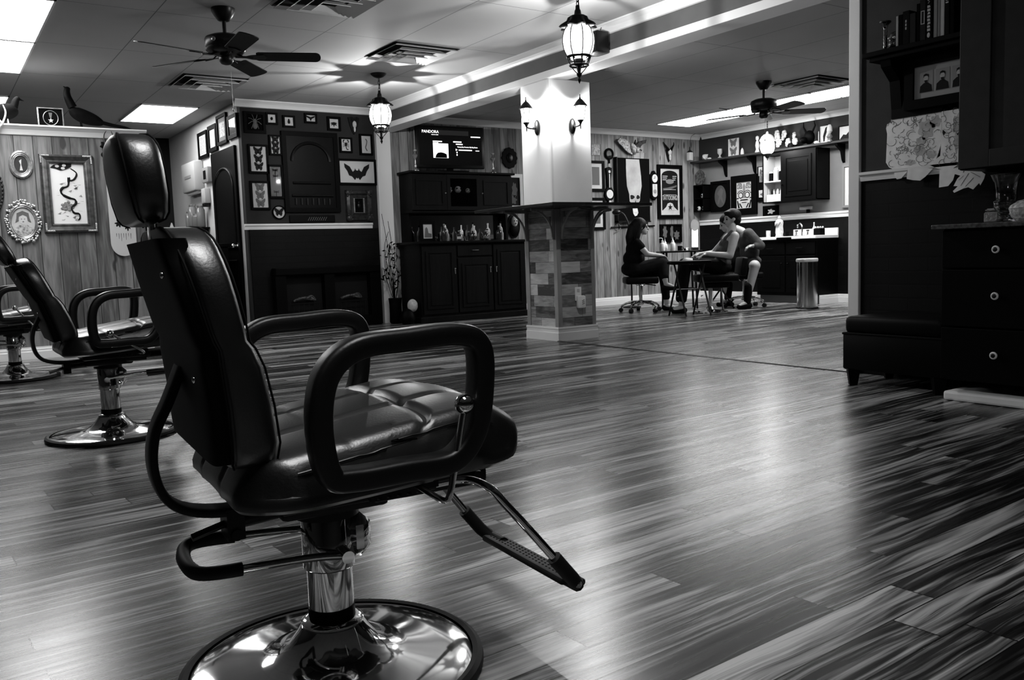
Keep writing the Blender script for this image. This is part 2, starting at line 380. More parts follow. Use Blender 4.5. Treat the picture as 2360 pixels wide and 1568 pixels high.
# column: plaster above, wood cladding below
CLX = plank_mat('column_boards', .098, .34, 0, .04, .5, .5, grain=(4, 14), contrast=.9, axis='XZ', seam=.003, idvar=2.2, spec=.35)
CLY = plank_mat('column_boards_side', .098, .30, 0, .04, .5, .5, grain=(4, 14), contrast=.9, axis='YZ', seam=.003, idvar=2.2, spec=.35)
BOARD = plank_mat('column_corner_board', .3, 4, 0, .16, .32, .5, grain=(3, 30), contrast=.8, axis='ZX', seam=.0001, lengths=False)
sbox('wall_column', PLASTER, 4.53, 4.975, 6.04, 6.47, 1.155, 2.245, bev=.006)
sbox('trim_14', WHITE, 4.522, 4.545, 6.03, 6.05, 1.18, 2.24)
cl = MB().box(4.532, 4.935, 6.002, 6.012, .1, 1.14).obj('wall_column_cladding', CLX); struct(cl)
struct(MB().box(4.532, 4.542, 6.002, 6.45, .1, 1.14).obj('wall_column_cladding_side', CLY))
sbox('wall_column_core', BLACK, 4.54, 4.93, 6.01, 6.445, 0, 1.14)
for k, d in enumerate(((4.524, 4.57, 5.994, 6.04), (4.91, 4.945, 5.994, 6.04), (4.524, 4.57, 6.41, 6.46))):
    sbox('trim_%d' % (15+k), BOARD, *d, .1, 1.14)
bm_ = MB(); pr = [(0, 0), (.022, 0), (.022, .07), (.018, .075), (.018, .098), (.022, .105), (.020, .12), (0, .12)]
def ringbase(name, x0, x1, y0, y1, prof, mat):
    m = MB(); cs = []
    for sx, sy in ((-1, -1), (1, -1), (1, 1), (-1, 1)):
        cs.append([m.b.verts.new(((x0 if sx < 0 else x1)+sx*a, (y0 if sy < 0 else y1)+sy*a, b)) for a, b in prof])
    n = len(prof)
    for i in range(4):
        A, B = cs[i], cs[(i+1) % 4]
        for k in range(n): m.b.faces.new((A[k], B[k], B[(k+1) % n], A[(k+1) % n]))
    return struct(m.obj(name, mat))
ringbase('baseboard_column', 4.535, 4.94, 6.006, 6.45, pr, WHITE)

# black door in the side wall
d = struct(MB().box(XD-.03, XD-.002, 9.60, 10.52, .005, 2.05, bev=.004).obj('door_1', BLACK))
tr = MB()
for (a, b) in ((9.70, 10.42),):
    P = [(a, .95), (b, .95), (b, 1.62)] + [(10.06+.36*math.cos(t), 1.62+.22*math.sin(t)) for t in [PI*i/16 for i in range(1, 16)]] + [(a, 1.62)]
    tr.tube([(XD-.032, y, z) for y, z in P], .012, 8, closed=True)
    tr.tube([(XD-.032, y, z) for y, z in ((a, .15), (b, .15), (b, .8), (a, .8))], .012, 8, closed=True)
tr.obj('door_panel', SATIN, d, True)
kn = MB().cyl((XD-.03, 9.685, .96), (XD-.06, 9.685, .96), .012).ell((XD-.075, 9.685, .96), (.024, .028, .028)); kn.cyl((XD-.03, 9.685, .96), (XD-.034, 9.685, .96), .033, n=24)
kn.obj('door_handle', CHROME, d, True)

# ------------------------------------------------------------------ fluorescent ceiling panels
PMAT = EM('panel_diffuser', PANEL); PMAT2 = EM('panel_diffuser_back', PANEL_BACK)
def panel(x0, y0, z, label, grp, mat, w_=.61, l_=1.22):
    t = thing('ceiling_light', label, 'ceiling light', (x0+w_/2, y0+l_/2, z), 0, grp)
    MB().box(-w_/2+.012, w_/2-.012, -l_/2+.012, l_/2-.012, -.012, -.003).obj('diffuser', mat, t)
    m = MB(); m.box(-w_/2, w_/2, -l_/2, -l_/2+.014, -.014, 0); m.box(-w_/2, w_/2, l_/2-.014, l_/2, -.014, 0)
    m.box(-w_/2, -w_/2+.014, -l_/2, l_/2, -.014, 0); m.box(w_/2-.014, w_/2, -l_/2, l_/2, -.014, 0)
    m.obj('frame', WHITE, t); return t
panel(.245, 5.16+1.22, ZC, 'lit ceiling panel in the upper left corner, nearer of the two joined', 'joined ceiling panels', PMAT)
panel(.245, 7.61, ZC, 'lit ceiling panel in the upper left corner, farther of the two joined', 'joined ceiling panels', PMAT)
panel(.245, 10.05, ZC, 'lit ceiling panel glimpsed behind the left stuffed pheasant', 'ceiling panels in the back room', PMAT)
panel(.245, .28, ZC, 'lit ceiling panel above the nearest barber chair', 'ceiling panels over the chairs', PMAT)
panel(2.065, 10.0, ZC, 'lit ceiling panel to the right of the long-tailed pheasant', 'ceiling panels in the back room', PMAT)
for k, y in enumerate((7.52, 6.30, 5.08)):
    panel(8.34, y, ZR, ['lit ceiling panel over the tattoo corner, far end of the row', 'lit ceiling panel behind the far ceiling fan', 'lit ceiling panel of the far row, cut off by the white post'][k], 'row of ceiling panels in the side room', PMAT2)
def vent(cx, cy, z, label, grp='ceiling vents'):
    t = thing('ceiling_vent', label, 'ceiling vent', (cx, cy, z), 0, grp)
    m = MB().frame(.60, .60, .06, 0, 0); m.b.free(); m = MB()
    for k, (h, zz) in enumerate(((.29, -.004), (.225, -.022), (.16, -.034), (.10, -.042))):
        hi = h-.045
        vo = [(-h, -h), (h, -h), (h, h), (-h, h)]; vi = [(-hi, -hi), (hi, -hi), (hi, hi), (-hi, hi)]
        V = [m.b.verts.new((a, b, zz-.018)) for a, b in vo]; W_ = [m.b.verts.new((a, b, zz+.012)) for a, b in vi]
        V2 = [m.b.verts.new((a, b, zz-.014)) for a, b in vo]; W2 = [m.b.verts.new((a, b, zz+.016)) for a, b in vi]
        for i in range(4):
            j = (i+1) % 4; m.b.faces.new((V[i], V[j], W_[j], W_[i])); m.b.faces.new((V2[i], W2[i], W2[j], V2[j])); m.b.faces.new((V[i], V2[i], V2[j], V[j])); m.b.faces.new((W_[i], W_[j], W2[j], W2[i]))
    m.obj('louvre', WHITE, t)
    MB().box(-.30, .30, -.30, .30, -.004, -.001).obj('duct_plate', BLACK, t)
    return t
vent(2.40, 8.60, ZC, 'square ceiling vent just behind the near ceiling fan')
vent(3.59, 6.72, ZC, 'square ceiling vent between the fan and the middle lantern')
vent(2.40, 5.60, ZC, 'square ceiling vent cut by the top edge of the photo')
vent(7.86, 5.90, ZR, 'square ceiling vent beside the far ceiling fan')
# ------------------------------------------------------------------ ceiling fans
FANM = G('fan_bronze', .004, .35, spec=.35); BLADE = G('fan_blade', .004, .5, spec=.25, var=.3, scale=6)
def fan(x, y, z, label, phi, chain=.30, s=1.0):
    t = thing('ceiling_fan', label, 'ceiling fan', (x, y, z))
    MB().lathe([(.028, -.085), (.04, -.08), (.062, -.05), (.078, -.02), (.08, 0)]).obj('canopy', FANM, t, True)
    MB().cyl((0, 0, -.19), (0, 0, -.07), .0135).obj('downrod', FANM, t, True)
    MB().lathe([(.05, -.305), (.11, -.30), (.128, -.285), (.132, -.27), (.127, -.262), (.132, -.255), (.135, -.21), (.128, -.195), (.09, -.178), (.03, -.172)], n=40).obj('motor_housing', FANM, t, True)
    h = MB().lathe([(.012, -.375), (.035, -.368), (.048, -.35), (.05, -.325), (.04, -.305), (.05, -.30)], n=24).obj('switch_housing', FANM, t, True)
    MB().tube([(.03, .01, -.365), (.031, .012, -.365-chain)], .0012, 5).ell((.031, .012, -.372-chain), (.006, .006, .013), 10, 8).obj('pull_chain', SILVER, t, True)
    if s == 1.0:
        ax = Matrix.Rotation(math.radians(90), 4, 'Y'); dr = Vector((math.cos(-2.45), math.sin(-2.45), 0))
        m = MB(); m.ell(dr*.134+Vector((0, 0, -.228)), (.008, .016, .016), 14, 10, Matrix.Rotation(-2.45, 4, 'Z')); m.obj('badge', SILVER, t, True)
    for k in range(5):
        a = math.radians(phi+72*k); R_ = Matrix.Rotation(a, 4, 'Z') @ Matrix.Translation((0, 0, -.315)) @ Matrix.Rotation(math.radians(-13), 4, 'X')
        m = MB(); pl = [(.20, -.05), (.215, -.06), (.60, -.066)] + [(.60+.035*math.sin(PI*i/8), -.066*math.cos(PI*i/8)) for i in range(1, 8)] + [(.60, .066), (.215, .06), (.20, .05)]
        m.prism(pl, -.003, .003, 'XY'); bmesh.ops.transform(m.b, matrix=R_, verts=m.b.verts); b = m.obj('blade', BLADE, t)
        m = MB(); m.prism([(.06, -.012), (.13, -.012), (.17, -.03), (.25, -.042), (.27, 0), (.25, .042), (.17, .03), (.13, .012), (.06, .012)], -.009, -.004, 'XY')
        m.tube([(.07, 0, .02), (.11, 0, -.004), (.18, 0, -.008)], .007, 8)
        bmesh.ops.transform(m.b, matrix=R_, verts=m.b.verts); m.obj('blade_iron', FANM, b, True)
    return t
fan(1.84, 6.125, ZC, 'dark five-bladed ceiling fan hanging at the upper left', -21)
fan(7.34, 6.10, ZR, 'dark five-bladed ceiling fan hanging in the far side room', -35, chain=.22, s=.9)

# ------------------------------------------------------------------ lantern pendants, sconces, opal lamp
GLOW = EM('lantern_glass', 2.2, .5); SGLOW = EM('sconce_glass', 2.5, .5); OGLOW = EM('opal_glass', 7.0, .3)
def bulb(name, power, loc, r, parent):
    l = bpy.data.lights.new(name, 'POINT'); l.energy = power; l.shadow_soft_size = r
    o = bpy.data.objects.new(name, l); COL.objects.link(o); o.parent = parent; o.location = loc
def chain(m, z0, z1, x=0, y=0, r=.0035):
    n = max(2, int((z1-z0)/.03)); st = (z1-z0)/n
    for i in range(n):
        zc = z0+st*(i+.5); a = PI/2*(i % 2)
        m.tube([(x+.008*math.cos(q)*math.cos(a), y+.008*math.cos(q)*math.sin(a), zc+st*.62*math.sin(q)) for q in [2*PI*k/10 for k in range(10)]], r*.8, 6, closed=True)
def lantern(x, y, zg, label, grp):
    """zg: height of the middle of the globe"""
    t = thing('pendant_lantern', label, 'pendant lamp', (x, y, zg), 0, grp); top = ZC-zg
    MB().lathe([(.02, top-.04), (.045, top-.03), (.07, top-.012), (.076, top)]).obj('canopy', IRON, t, True)
    m = MB(); chain(m, .225, top-.035); m.tube([(.01, 0, .225), (.012, .004, (top+.2)/2), (.004, 0, top-.03)], .003, 6); m.obj('chain', IRON, t, True)
    lob = lambda a, i: 1-(.20*(1 if i < 4 else .3)*math.cos(8*a) if i < 6 else 0)
    MB().lathe([(.085, .098), (.1, .092), (.108, .098), (.095, .113), (.072, .135), (.064, .155), (.045, .168), (.024, .172), (.02, .20), (.014, .21), (.012, .232), (.004, .236)], n=64, fn=lob).obj('cap', IRON, t, True)
    prof = [(.050, -.105), (.075, -.085), (.094, -.045), (.102, 0), (.099, .04), (.088, .075), (.07, .102)]
    MB().lathe(prof, n=48, fn=lambda a, i: 1+.012*math.cos(8*a)).obj('globe', GLOW, t, True)
    for k in range(8):
        a = 2*PI*(k+.5)/8; MB().tube([((r+.004)*math.cos(a), (r+.004)*math.sin(a), z) for r, z in prof], .0036, 6).obj('rib', IRON, t, True)
    m = MB()
    for k in range(8):
        a = 2*PI*(k+.5)/8; c, s_ = math.cos(a), math.sin(a)
        m.tube([(.078*c, .078*s_, -.088), (.066*c, .066*s_, -.125), (.055*c, .055*s_, -.145)], [.006, .004, .003], 6)
        if k % 2: m.tube([(.06*c, .06*s_, -.142), (.03*c, .03*s_, -.18), (.008*c, .008*s_, -.2)], .003, 6)
    m.tube([(.078*math.cos(q), .078*math.sin(q), -.088) for q in [2*PI*k/24 for k in range(24)]], .005, 6, closed=True)
    m.tube([(.06*math.cos(q), .06*math.sin(q), -.145) for q in [2*PI*k/24 for k in range(24)]], .006, 6, closed=True)
    m.lathe([(.02, -.108), (.07, -.094), (.075, -.088)], n=32); m.lathe([(.0, -.262), (.006, -.25), (.012, -.235), (.006, -.222), (.016, -.208), (.018, -.198), (.01, -.19), (.012, -.15), (.03, -.142), (.03, -.11), (.02, -.1)], n=16); m.obj('gallery', IRON, t, True)  # includes a solid dish added under the globe to keep bulb light off the floor
    bulb('bulb', BULB, (0, 0, .012), .008, t); return t
lantern(3.70, 7.60, 2.11, 'lit globe lantern on a chain, hanging before the dark insect wall', 'globe lanterns on chains')
lantern(3.63, 4.51, 2.115, 'lit globe lantern on a chain, nearest and highest in view, before the beam', 'globe lanterns on chains')
def sconce(loc, rz, label):
    """local: wall behind at +y, viewer at -y"""
    t = thing('lantern_sconce', label, 'wall lamp', loc, rz, 'lantern sconces on the white column')
    MB().ell((0, -.008, 0), (.036, .022, .068), 24, 14).obj('backplate', IRON, t, True)
    ox, oy = -.0, -.12
    MB().tube(spline([(0, -.02, 0), (0, -.06, -.012), (0, -.10, -.008), (0, oy, 0)], 5), [.012]*5+[.008]*11, 8).lathe([(.004, -.04), (.006, -.02), (.004, -.005), (.008, 0), (.014, .016), (.026, .03), (.03, .036)], (0, oy, 0)).obj('arm', IRON, t, True)
    prof = [(.03, .036), (.036, .07), (.048, .15)]
    MB().lathe(prof, (0, oy, 0), n=6).obj('glass', SGLOW, t)
    m = MB()
    for k in range(6):
        a = 2*PI*k/6; m.tube([((r+.002)*math.cos(a), oy+(r+.002)*math.sin(a), z) for r, z in prof], .0028, 6)
    m.obj('rib', IRON, t, True)
    MB().lathe([(.048, .148), (.062, .150), (.060, .158), (.044, .178), (.03, .196), (.02, .207), (.01, .213), (.006, .222), (.003, .235), (.004, .248), (.0, .254)], (0, oy, 0), n=18).obj('roof', IRON, t, True)
    bulb('bulb', SCONCE, (0, oy, .085), .02, t); return t
sconce((4.53, 6.22, 1.855), -PI/2, 'lit lantern sconce on the left face of the white column')
sconce((4.765, 6.04, 1.855), 0, 'lit lantern sconce on the right face of the white column')
t = thing('pendant_lamp', 'white opal glass pendant lamp over the far tattoo corner', 'pendant lamp', (9.32, 7.69, 2.07))
MB().lathe([(.02, .36), (.05, .366), (.058, .38)]).obj('canopy', IRON, t, True)
m = MB(); chain(m, .18, .37); m.obj('chain', IRON, t, True)
MB().lathe([(.088, .055), (.105, .068), (.095, .085), (.075, .12), (.045, .145), (.02, .152), (.012, .18), (.004, .185)], n=32).obj('shade', G('opal_shade', .5, .3), t, True)
MB().lathe([(.045, -.105), (.075, -.085), (.09, -.04), (.092, 0), (.086, .055)], n=32).obj('globe', OGLOW, t, True)
m = MB().lathe([(.0, -.19), (.008, -.18), (.004, -.165), (.014, -.155), (.02, -.14), (.05, -.118), (.055, -.11), (.05, -.1)], n=20)
for k in range(4): a = PI/2*k; m.tube([(.055*math.cos(a), .055*math.sin(a), -.11), (.03*math.cos(a), .03*math.sin(a), -.14), (.01*math.cos(a), .01*math.sin(a), -.165)], .004, 6)
m.obj('gallery', IRON, t, True); bulb('bulb', OPAL, (0, 0, -.02), .03, t)
# loudspeaker on the beam
t = thing('speaker', 'small black loudspeaker on the beam beside the nearest lantern', 'speaker', (4.42, 5.25, 2.35))
MB().box(-.07, .05, -.07, .07, -.08, .08, bev=.012).obj('cabinet', PLASTIC, t, True)
MB().box(-.075, -.068, -.06, .06, -.07, .07, bev=.003).obj('grille', RUBBER, t)
MB().tube([(.05, 0, 0), (.09, 0, 0)], .012).tube([(.03, .02, .08), (.05, .02, .13), (.09, .02, .15)], .003, 6).obj('bracket', IRON, t, True)
# ------------------------------------------------------------------ barber chairs
def superell(n, e):
    out = []
    for k in range(n):
        a = 2*PI*k/n; c, s_ = math.cos(a), math.sin(a)
        out.append((math.copysign(abs(c)**(2/e), c), math.copysign(abs(s_)**(2/e), s_)))
    return out
def loft(sections, n=36, e=4.5):
    """sections: (centre x, centre z, half thickness, half width, tilt); a padded slab in chair space"""
    m = MB(); S = superell(n, e); rings = []
    for cx, cz, ht, hw, tl in sections:
        ca, sa = math.cos(tl), math.sin(tl)
        rings.append([m.b.verts.new((cx+a*ht*ca, b*hw, cz+a*ht*sa)) for a, b in S])
    for A, B in zip(rings, rings[1:]):
        for k in range(n): m.b.faces.new((A[k], A[(k+1) % n], B[(k+1) % n], B[k]))
    m.b.faces.new(rings[0][::-1]); m.b.faces.new(rings[-1]); return m
def barber_chair(loc, yaw, label, lift=0.0, recline=0.0, head=(0, 0), headtilt=0.0, lever=0.0, pedal=0.0):
    t = thing('barber_chair', label, 'barber chair', loc, math.radians(yaw), 'black barber chairs in a row')
    # --- base and pump
    MB().lathe([(.262, .006), (.266, .016), (.25, .022), (.20, .027), (.14, .034), (.105, .042), (.082, .058), (.064, .082), (.058, .092), (.046, .094)], n=72).obj('base', CHROME, t, True)
    MB().lathe([(.262, 0), (.276, 0), (.283, .008), (.281, .018), (.272, .023), (.262, .021)], n=72, cap=False).obj('base_ring', RUBBER, t, True)
    m = MB().lathe([(.056, .09), (.058, .098), (.05, .104), (.044, .104)], n=40, cap=False); m.obj('base_collar', CHROME, t, True)
    MB().cyl((0, 0, .1), (0, 0, .125), .0435, n=32).obj('seal', BLACK, t, True)
    MB().cyl((0, 0, .12), (0, 0, .235+lift), .042, n=40).obj('column', CHROME, t, True)
    MB().lathe([(.045, .2), (.048, .203), (.048, .30), (.044, .306)], n=40).box(.02, .075, -.045, .045, .215, .30, bev=.02, seg=1).obj('pump_housing', CHROME, t, True, loc=(0, 0, lift))
    c, s_ = math.cos(pedal), math.sin(pedal)
    def rp(p): return (p[0]*c-p[1]*s_, p[0]*s_+p[1]*c, p[2]+lift)
    pts = spline([(.01, -.062, .235), (-.05, -.062, .243), (-.14, -.06, .247), (-.225, -.055, .25), (-.25, -.03, .255), (-.25, .04, .262), (-.225, .07, .27), (-.14, .066, .268), (-.05, .062, .262), (.01, .06, .255)], 6)
    pd = MB().tube([rp(p) for p in pts], .0075, 10); pd.cyl(rp((.012, -.078, .235)), rp((.012, .078, .25)), .012); pd = pd.obj('pump_lever', CHROME, t, True)
    i0, i1 = 14, len(pts)-13
    MB().tube([rp(p) for p in pts[i0:i1]], .0125, 10).obj('grip', RUBBER, pd, True)
    # --- seat: quilted cushion on a tilted pan
    tilt = math.radians(8); N_, M_ = 56, 60; m = MB(); L0, L1, HW = -.20, .305, .25
    def top(u, v):
        x = L0+(L1-L0)*u; y = -HW+2*HW*v; e = abs(2*v-1); f = abs(2*u-1)
        z = .474+math.tan(tilt)*x + .018*(1-e**2.2)
        if u > .72: z -= .06*((u-.72)/.28)**2.4
        if u < .1: z -= .05*((.1-u)/.1)**2
        z -= .055*max(0, (e-.84)/.16)**2.2
        gv = lambda q, w_: math.exp(-(q/w_)**2)
        inn = 1 if e < .86 else max(0, 1-(e-.86)/.1)
        for g in (.34, .66): z -= .009*gv(v-g, .012)
        for g in (.33, .345, .63, .645): z -= .010*gv(u-g, .007)*inn
        z += .008*gv(u-.3375, .004)*inn+.008*gv(u-.6375, .004)*inn
        z += .006*abs(math.sin(PI*min(max((v-.02)/.32, 0), 3)))*.7*inn
        return x, y, max(z, .415+.05*x)
    g = [[None]*(M_+1) for _ in range(N_+1)]
    def warp(u, v):                       # rounded plan corners
        x, y, z = top(u, v); e = abs(2*v-1); f = abs(2*u-1)
        k = max(0, e-.7)/.3; q = max(0, f-.75)/.25
        y *= 1-.06*q**2; x = x if True else x
        if u > .5: x -= .045*k**2.6
        else: x += .06*k**2
        return x, y, z
    for i in range(N_+1):
        for j in range(M_+1): g[i][j] = m.b.verts.new(warp(i/N_, j/M_))
    for i in range(N_):
        for j in range(M_): m.b.faces.new((g[i][j], g[i+1][j], g[i+1][j+1], g[i][j+1]))
    edge = [g[i][0] for i in range(N_)]+[g[N_][j] for j in range(M_)]+[g[i][M_] for i in range(N_, 0, -1)]+[g[0][j] for j in range(M_, 0, -1)]
    prev = edge
    for fz, sc in ((.25, 1.012), (.65, 1.01), (.92, .97), (1.0, .9)):
        ring = []
        for v in edge:
            x, y = v.co.x, v.co.y; zb = .385+.06*x
            ring.append(m.b.verts.new(((x-.02)*sc+.02, y*sc, v.co.z+(zb-v.co.z)*fz)))
        n = len(edge)
        for k in range(n): m.b.faces.new((prev[k], prev[(k+1) % n], ring[(k+1) % n], ring[k]))
        prev = ring
    m.b.faces.new(prev)
    se = m.obj('seat', LEATHER, t, True, loc=(0, 0, lift))
    for sy in (-1, 1): MB().tube([(p[0], p[1]+sy*.003, p[2]+.001) for p in [warp(i/40, .035 if sy < 0 else .965) for i in range(4, 37)]], .0016, 5).obj('stitching', SATIN, se, True)
    m = MB().box(-.12, .16, -.15, .15, .352, .372, bev=.004).box(-.10, .10, -.07, .07, .315, .355, bev=.01)
    for k in range(6): m.box(.02+k*.018, .03+k*.018, -.19, -.165, .362, .378)
    m.box(-.13, .14, -.2, -.16, .372, .39).box(-.13, .14, .16, .2, .372, .39)
    m.cyl((0, 0, .30), (0, 0, .33), .06, n=24); m.obj('seat_plate', IRON, t, True, loc=(0, 0, lift))
    m = MB().tube([(-.17, .0, .318), (.09, 0, .335)], .017, 10).tube([(-.24, -.0, .30), (-.17, 0, .318)], .007, 8).obj('gas_spring', IRON, t, True, loc=(0, 0, lift))
    # --- armrests: closed loops of moulded plastic
    loop = spline([(-.078, .455), (-.094, .525), (-.075, .60), (-.028, .636), (.055, .642), (.145, .643), (.184, .622), (.190, .55), (.172, .475), (.125, .432), (.04, .432), (-.045, .436)], 8, True) if False else None
    P = [(-.080, .445), (-.092, .52), (-.078, .595), (-.03, .634), (.055, .641), (.145, .643), (.183, .62), (.184, .55), (.168, .48), (.125, .437), (.04, .434), (-.045, .433)]
    for sy in (-1, 1):
        lp_ = spline([(x, sy*.283, z) for x, z in P], 7, True)
        MB().tube(lp_, 1.0, 18, closed=True, flat=(.025, .0185), up=(0, 1, 0)).obj('armrest', PLASTIC, t, True, loc=(0, 0, lift))
    # --- back bracket and backrest, swung about the hinge
    B0 = Vector((-.16, 0, .45)); Rb = Matrix.Translation(B0+Vector((0, 0, lift))) @ Matrix.Rotation(-recline, 4, 'Y') @ Matrix.Translation(-B0)
    def put(m, name, mat, par=t, smooth=True, M=Rb):
        bmesh.ops.transform(m.b, matrix=M, verts=m.b.verts); return m.obj(name, mat, par, smooth)
    br = spline([(-.238, 0, .60), (-.262, 0, .545), (-.288, 0, .49), (-.294, 0, .43), (-.276, 0, .376), (-.232, 0, .348), (-.15, 0, .338), (-.05, 0, .345)], 6)
    m = MB().tube(br, 1.0, 14, flat=(.03, .008), up=(0, 1, 0)).box(-.185, -.155, -.03, .03, .29, .345).cyl((-.17, -.035, .30), (-.17, .035, .30), .01)
    m.obj('back_bracket', IRON, t, True, loc=(0, 0, lift))
    sec = []
    prof = [(.448, -.178, .016, .165), (.452, -.172, .034, .19), (.462, -.170, .042, .204), (.49, -.169, .045, .213), (.55, -.174, .043, .218), (.61, -.183, .040, .22), (.640, -.190, .034, .22), (.652, -.197, .0325, .219), (.67, -.201, .0345, .22), (.72, -.212, .036, .219), (.75, -.219, .0365, .215), (.775, -.225, .0365, .205), (.795, -.230, .0365, .190), (.810, -.234, .036, .170), (.821, -.237, .035, .142), (.828, -.239, .033, .108), (.831, -.240, .028, .065)]
    for z, x, ht, hw in prof: sec.append((x, z, ht, hw, 0))
    bk = put(loft(sec, 44, 5), 'backrest', LEATHER)
    for off in (-.82, .82):
        lp_ = [(x+off*ht, hw*.99, z) for z, x, ht, hw in prof[1:]]; put(MB().tube(lp_+[(a, -b, c) for a, b, c in reversed(lp_)], .0018, 8), 'piping', SEAM, bk)
    put(loft([(x-ht+.004, z, .024, hw*.955, 0) for z, x, ht, hw in [(q[0], q[1], q[2], max(q[3], .2)) for q in prof[2:-3]]], 36, 8), 'back_panel', BLACK, bk)
    for q in ((-.285, -.198, .756), (-.253, -.207, .60)): put(MB().ell(q, (.003, .0035, .005), 12, 8), 'back_screw', CHROME, bk)
    # --- headrest
    Hd = Rb @ Matrix.Translation((head[0], 0, head[1]))
    put(MB().box(-.272, -.260, -.02, .02, .78, .88, bev=.003).tube([(-.268, -.024, .82), (-.268, -.024, .87)], .003, 6), 'headrest_post', CHROME, M=Hd)
    H0 = Vector((-.285, 0, .87)); Ht = Hd @ Matrix.Translation(H0) @ Matrix.Rotation(headtilt, 4, 'Y') @ Matrix.Translation(-H0)
    hp = [(.838, -.280, .014, .095), (.842, -.280, .024, .112), (.852, -.281, .030, .124), (.88, -.284, .034, .134), (.915, -.288, .035, .135), (.94, -.291, .035, .130), (.955, -.293, .034, .120), (.966, -.295, .032, .104), (.974, -.296, .028, .082), (.978, -.297, .02, .05)]
    hd = put(loft([(x, z, ht, hw, 0) for z, x, ht, hw in hp], 40, 4), 'headrest', LEATHER, M=Ht)
    for off in (-.8, .8):
        lp_ = [(x+off*ht, hw*.98, z) for z, x, ht, hw in hp]; put(MB().tube(lp_+[(a, -b, c) for a, b, c in reversed(lp_)], .0016, 8), 'piping', SEAM, hd, M=Ht)
    # --- footrest: two chrome rods and a rubber tread
    m = MB()
    for sy in (-1, 1):
        y = sy*.165
        m.tube(spline([(.15, y*.55, .345), (.24, y*.55, .345), (.265, y*.9, .338), (.29, y*1.02, .305), (.345, sy*.182, .235), (.42, sy*.19, .14), (.438, sy*.178, .122), (.438, sy*.14, .118)], 6), .0085, 10)
    m.tube([(.438, -.15, .118), (.438, .15, .118)], .0085, 8); m.obj('footrest_frame', CHROME, t, True, loc=(0, 0, lift*.6))
    m = MB().box(.408, .470, -.165, .165, .113, .128, bev=.006, rot=Matrix.Rotation(.25, 4, 'Y'))
    for sy in (-1, 1): m.tube([(.38, sy*.188, .19), (.42, sy*.19, .14), (.44, sy*.175, .12), (.44, sy*.12, .12)], .0145, 10)
    for i in range(24):
        for j in range(3): m.ell((.425+j*.014, -.15+i*.013, .128-.0035*(j-1)), .0026, 6, 4)
    m.obj('footrest_tread', RUBBER, t, True, loc=(0, 0, lift*.6))
    m = MB().box(.06, .30, -.085, .085, .325, .365, bev=.012).cyl((.272, -.098, .345), (.272, .098, .345), .013); m.obj('footrest_block', IRON, t, True, loc=(0, 0, lift))
    # --- reclining lever with a chrome ball
    M_l = Matrix.Translation((.10, 0, .375+lift)) @ Matrix.Rotation(lever, 4, 'Y') @ Matrix.Translation((-.10, 0, -.375))
    m = MB().tube(spline([(.09, -.10, .39), (.098, -.19, .382), (.105, -.285, .374), (.112, -.3, .382), (.122, -.3, .42), (.144, -.3, .52)], 6), .0055, 10)
    lv = put(m, 'recline_lever', CHROME, M=M_l); put(MB().ell((.146, -.3, .53), .0165, 22, 16), 'lever_ball', CHROME, lv, M=M_l)
    return t
barber_chair((.585, 1.51, 0), -4, 'large black barber chair nearest the camera on a round chrome base')
barber_chair((.665, 4.32, 0), 0, 'black barber chair second in the row, behind the nearest one at the left', lift=.015, recline=math.radians(13), head=(-.0, -.02), headtilt=-.15, lever=-1.2, pedal=PI*.97)
barber_chair((.49, 7.1, 0), 0, 'black barber chair farthest back, cut off by the left edge', lift=.01, recline=math.radians(13), head=(0, -.02), headtilt=-.15, lever=-.9, pedal=.2)
# ------------------------------------------------------------------ framed things on the walls (local: x right, z up, wall at y = 0, viewer at -y)
FBLK = G('frame_black', .001, .6, spec=.06); FDK = G('frame_dark_wood', .006, .4, var=.3, scale=20); INK = G('ink', .003, .7, spec=.2); INK2 = G('grey_ink', .09, .7); PAPER2 = G('aged_paper', .45, .7, var=.12, scale=9)
GLZ, _n, _bb = new_mat('picture_glass'); _bb.inputs['Transmission Weight'].default_value = 1; _bb.inputs['Roughness'].default_value = .03; _bb.inputs['IOR'].default_value = 1.3
def picture(name, label, cat, loc, rz, w, h, b=.022, dep=.028, fm=None, bm=None, mat_in=0.0, inner=None, group=None, prof=None, glass=False):
    t = thing(name, label, cat, loc, rz, group)
    MB().frame(w, h, b, -dep, 0, prof).obj('frame', fm or FBLK, t)
    bd = MB().box(-w/2+b*.9, w/2-b*.9, -dep*.45, -.002, -h/2+b*.9, h/2-b*.9).obj('backing', bm or MATW, t)
    if inner: MB().box(-w/2+b+mat_in, w/2-b-mat_in, -dep*.45-.002, -dep*.45, -h/2+b+mat_in, h/2-b-mat_in).obj('print', inner, t)
    if glass: MB().box(-w/2+b*.9, w/2-b*.9, -dep*.8, -dep*.75, -h/2+b*.9, h/2-b*.9).obj('glass', GLZ, t)
    t['y'] = -dep*.45; return t
def relief(t, name, polys, mat, y=None, th=.004, cx=0, cz=0, s=1.0):
    y0 = t['y'] if y is None else y; m = MB()
    for p in polys: m.prism([(cx+a*s, cz+b*s) for a, b in p], y0-th, y0-.0005)
    return m.obj(name, mat, t)
def sym(p): return [p, [(-a, b) for a, b in reversed(p)]]
